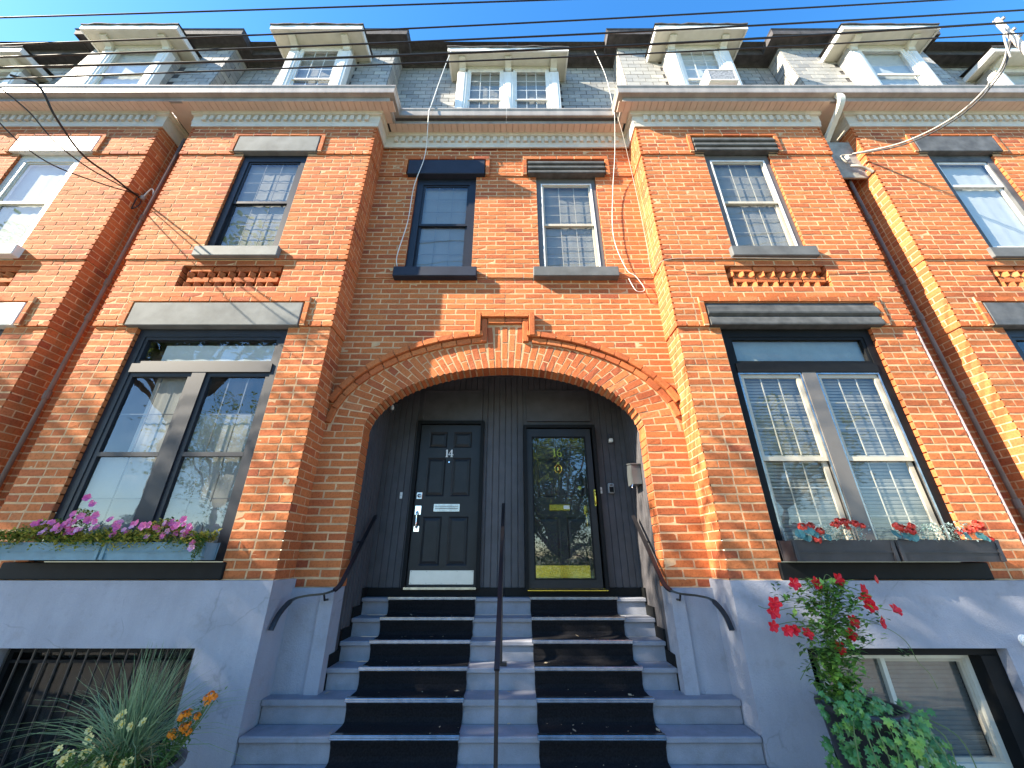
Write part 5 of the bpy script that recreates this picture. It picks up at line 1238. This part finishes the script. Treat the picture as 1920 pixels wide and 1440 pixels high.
for k in range(520):
    u = g.random(); a, b, c_ = mar[g.randrange(len(mar))]; p = Vector((-2.42, 3.6, .38)).lerp(Vector((a, b, c_)), u ** .8) + Vector((g.gauss(0, .035), g.gauss(0, .035), g.gauss(0, .02) - .01)); leaf_quad(m, p, rdir(g, .1), Vector((0, 0, 1)), g.uniform(.025, .045), .014)
m.build('foliage', 'leaf_green', t, kind='stuff'); sm.build('stems', 'stem', t)
for (a, b, c_) in mar: place_flower(F_mar[g.randrange(2)], t, (a, b - .01, c_), (g.uniform(-.2, .2), -.6, .8), g.uniform(.85, 1.15))
t = thing('pansy_plant', 'pale yellow pansies spilling over grey pot below the grass', 'plant', (-2.72, 3.42, .38))
m = MB()
for k in range(620): leaf_quad(m, Vector((-2.72 + g.gauss(0, .16), 3.44 + g.gauss(0, .06), .42 + g.random() * .12 + g.gauss(0, .02))), rdir(g, .2), Vector((0, 0, 1)), g.uniform(.025, .045), .018)
m.build('foliage', 'leaf_green', t, kind='stuff')
for (a, c_) in [(-2.94, .50), (-2.92, .53), (-2.70, .50), (-2.66, .48), (-2.64, .47), (-2.52, .49), (-2.49, .50), (-3.02, .55), (-2.83, .53), (-2.80, .55), (-2.90, .64), (-2.75, .70), (-2.73, .72), (-2.69, .67), (-2.62, .66), (-2.55, .68), (-2.86, .60), (-2.60, .42), (-2.78, .45)]:
    place_flower(F_pale, t, (a, 3.40 + (c_ - .45) * .5, c_), (g.uniform(-.4, .4), -1, g.uniform(.0, .7)), g.uniform(.8, 1.15))

# mandevilla vine with ivy, bottom right
t = thing('planter_pot', 'tall black pot mostly hidden by ivy at lower right', 'pot', (2.82, 3.72, 0))
MB().lathe([(.0001, 0), (.20, 0), (.23, .30), (.27, .66), (.29, .67), (.29, .71), (.255, .71), (.25, .64)], 24, (2.82, 3.78, 0)).build('pot', 'pot_black', t, smooth=True)
MB().lathe([(.0001, .66), (.252, .65)], 20, (2.82, 3.78, 0)).build('soil', 'soil', t)
v = thing('mandevilla_vine', 'tall green vine with red trumpet flowers in front of right stucco wall', 'plant', (2.80, 3.80, .66))
sm = MB(); lv = MB(); lv2 = MB()
reds = [(2.55, 1.551), (2.74, 1.554), (2.94, 1.583), (3.13, 1.502), (3.13, 1.431), (3.35, 1.353), (2.96, 1.269), (3.2, 1.262), (2.34, 1.403), (2.31, 1.338), (2.28, 1.236), (2.39, 1.202), (2.45, 1.206), (2.55, 1.183), (2.9, 1.175), (2.78, 1.085), (3.15, 1.38)]
trunk = [(2.74, 3.80, .66), (2.72, 3.80, .90), (2.77, 3.80, 1.10), (2.80, 3.80, 1.30), (2.90, 3.80, 1.52)]
for k in range(5): sm.tube(smooth_path([(a + g.gauss(0, .025), b + g.gauss(0, .025), c_) for a, b, c_ in trunk], 5), .005, 5)
for (a, c_) in reds: sm.tube(smooth_path([(2.78 + g.gauss(0, .02), 3.80, min(c_, 1.40) - .02), ((a + 2.80) / 2, 3.80, c_ + .03), (a, 3.80, c_ - .01)], 5), .0028, 5)
for tr in ([(2.9, 3.8, 1.15), (3.1, 3.79, 1.25), (3.25, 3.80, 1.22), (3.38, 3.8, 1.12), (3.42, 3.8, .98), (3.48, 3.80, .90), (3.5, 3.80, .80)], [(2.7, 3.8, 1.0), (2.55, 3.8, .98), (2.42, 3.8, .86)], [(2.7, 3.8, 1.36), (2.5, 3.8, 1.42), (2.30, 3.8, 1.36), (2.22, 3.8, 1.38)]): sm.tube(smooth_path(tr, 6), .0026, 5)
sm.build('stems', 'stem', v)
for k in range(1500):
    u = g.random(); zz = .68 + u * .88; cxv = 2.73 + max(0, (zz - .95)) * .22; sp = .055 + .085 * max(0, math.sin((zz - .9) * 4.0)) if zz > .9 else .07
    p = Vector((cxv + g.gauss(0, sp), 3.80 + g.gauss(0, .06), zz)); leaf_quad(lv if g.random() < .38 else lv2, p, (rdir(g, -.1) + Vector((0, -.5, 0))), Vector((0, 0, 1)), g.uniform(.05, .085), g.uniform(.032, .048), .3)
for (a, c_) in [(2.55, 1.42), (2.48, 1.43), (2.42, 1.42), (2.61, 1.40), (3.05, 1.42), (3.14, 1.34), (3.22, 1.33), (3.17, 1.30), (2.60, 1.08), (2.55, 1.0), (2.52, .98), (2.57, .94), (2.50, .93), (2.46, .88), (3.0, 1.17), (3.06, 1.15), (2.44, 1.55), (2.37, 1.46), (3.30, 1.05), (3.34, 1.04)]:
    for q in range(5): leaf_quad(lv, Vector((a + g.gauss(0, .03), 3.79, c_ + g.gauss(0, .02))), rdir(g, -.1) + Vector((0, -.5, 0)), Vector((0, 0, 1)), g.uniform(.04, .06), .028)
lv.build('foliage', 'leaf_green', v, kind='stuff'); lv2.build('sunlit_tint_foliage', 'ivy_bright', v, kind='stuff')  # second mesh puts sunlight into a brighter leaf colour, mixed at random
for i, (a, c_) in enumerate(reds): place_flower(F_red, v, (a, 3.76, c_), (g.uniform(-.7, .7), -1, g.uniform(-.1, .6)), g.uniform(.8, 1.12))
bud = MB(); bud.lathe([(.0005, .07), (.010, .045), (.012, .02), (.003, 0)], 8, (3.29, 3.77, 1.55)); bud.build('flower_bud', 'geranium', v)
iv = thing('ivy_plant', 'trailing ivy with lobed leaves covering black pot at lower right', 'plant', (2.80, 3.72, .60))
def ivy_leaf(mat):
    o = [(0, -.10), (.30, -.34), (.42, -.05), (.95, .05), (.50, .32), (.62, .78), (.24, .70), (0, 1.25), (-.24, .70), (-.62, .78), (-.50, .32), (-.95, .05), (-.42, -.05), (-.30, -.34)]
    m = MB(); m.add([(x_ * .04, z_ * .04, -.006 * abs(x_) + .004 * math.sin(z_ * 3)) for x_, z_ in o] + [(0, .012, .004)], [(i, (i + 1) % len(o), len(o)) for i in range(len(o))])
    return flower_mesh('leaf', m, mat)
IL = [ivy_leaf('ivy'), ivy_leaf('ivy'), ivy_leaf('ivy_bright')]
def ivy_at(p, s, br=.15):
    nr = Vector((g.uniform(-.5, .5), -1, g.uniform(-.1, .7))); q = nr.to_track_quat('Z', 'Y').to_matrix().to_4x4()
    put('leaf', IL[2] if g.random() < br else IL[g.randrange(2)], iv, Matrix.Translation(p) @ q @ Rm(math.pi + g.gauss(0, .6), 'Z') @ Matrix.Scale(s, 4))
for k in range(420):
    a = g.uniform(-3.0, .3); z = .72 - g.random() ** 1.0 * .60; r = .30 + g.uniform(0, .05) + (.03 if z < .5 else 0); ivy_at((2.82 + r * math.cos(a) * 1.1, 3.78 + r * math.sin(a), z), g.uniform(.7, 1.15), .10)
for k in range(36): ivy_at((2.88 + g.gauss(0, .06), 3.42 + g.uniform(-.02, .02), .62 - k * .0135 + g.gauss(0, .03)), g.uniform(.9, 1.3), .85)
for k in range(60): u = g.random(); ivy_at((3.06 + u * .30 + g.gauss(0, .035), 3.62 + g.uniform(-.03, .05), .68 - u * .40 + g.gauss(0, .05)), g.uniform(.6, 1.0), .25)
for k in range(90): ivy_at((2.68 + g.gauss(0, .13), 3.56 + g.uniform(-.03, .03), .72 + g.gauss(0, .07)), g.uniform(.7, 1.1), .12)
vin = MB()
for k in range(9):
    x_ = 2.5 + k * .09; vin.tube(smooth_path([(x_ * .5 + 1.41, 3.62, .72), (x_, 3.47, .62), (x_ + g.uniform(-.05, .05), 3.44, .35), (x_ + g.uniform(-.08, .08), 3.46, .08)], 5), .004, 5)
vin.build('stems', 'stem', iv)
# white vent pipe at right edge of the plinth
t = thing('vent_pipe', 'stubby pale vent pipe on stucco at far right', 'vent', (4.82, 4.15, 1.05))
MB().tube(smooth_path([(4.82, 4.21, 1.06), (4.82, 4.12, 1.06), (4.80, 4.09, 1.02)]), .035, 12).build('pipe', 'plastic_white', t); MB().tube([(4.82, 4.205, 1.06), (4.82, 4.19, 1.06)], .05, 12).build('flange', 'plastic_white', t)

# ------------------------------------------------------------------ street trees (cast the dappled shade, seen in the glass)
def tree(label, base, h_trunk, crown_c, crown_r, nleaf, leaf, seed, clumps=60):
    t = thing('street_tree', label, 'tree', base, 'street trees behind the viewer'); gg = random.Random(seed)
    c0 = Vector(crown_c); tm = MB(); b0 = Vector(base)
    tm.tube(smooth_path([b0, b0 + Vector((.1, .05, h_trunk * .5)), b0 + Vector((.0, .1, h_trunk))], 5), [.24 - .012 * i for i in range(11)], 10)
    centers = []
    for k in range(clumps):
        d = Vector((gg.gauss(0, 1), gg.gauss(0, 1), gg.gauss(0, 1))).normalized() * gg.uniform(.35, 1.0)
        c_ = c0 + Vector((d.x * crown_r[0], d.y * crown_r[1], d.z * crown_r[2])); centers.append(c_)
        tp = b0 + Vector((0, .1, h_trunk))
        if k % 3 == 0: tm.tube(smooth_path([tp, tp.lerp(c_, .5) + Vector((0, 0, .4)), c_], 4), [.07, .065, .06, .055, .05, .04, .03, .02, .012], 6)
    tm.build('trunk', 'bark', t)
    m = MB()
    for k in range(nleaf):
        c_ = centers[gg.randrange(clumps)]; p = c_ + Vector((gg.gauss(0, .42), gg.gauss(0, .42), gg.gauss(0, .32)))
        if base[1] > -2 and p.y > 1.75: continue
        leaf_quad(m, p, rdir(gg, -.1), Vector((0, 0, 1)), leaf * gg.uniform(.7, 1.2), leaf * .7)
    m.build('crown', 'tree_leaf', t)
tree('leafy street tree on the near kerb, farther left behind the viewer', (-16.5, -1.2, 0), 5.0, (-17.0, .2, 9.1), (5.2, 1.3, 2.3), 10000, .17, 5, 60)
tree('leafy street tree on the near kerb, nearer the porch, behind the viewer', (-9.0, -1.2, 0), 5.0, (-9.2, .2, 8.3), (5.4, 1.2, 2.2), 11000, .17, 9, 75)
tree('large tree across the road opposite the left house', (-15, -12, 0), 4, (-15, -12, 7.0), (4.2, 3, 3.4), 9000, .20, 6, 70)
tree('large tree across the road facing the arched porch', (2.6, -10.5, 0), 1.6, (2.2, -10.2, 4.8), (4.6, 2.6, 4.4), 30000, .20, 7, 150)
tree('large tree across the road opposite the right house', (14, -12, 0), 4, (14, -12, 7.0), (4.5, 4, 4), 8000, .20, 8, 60)
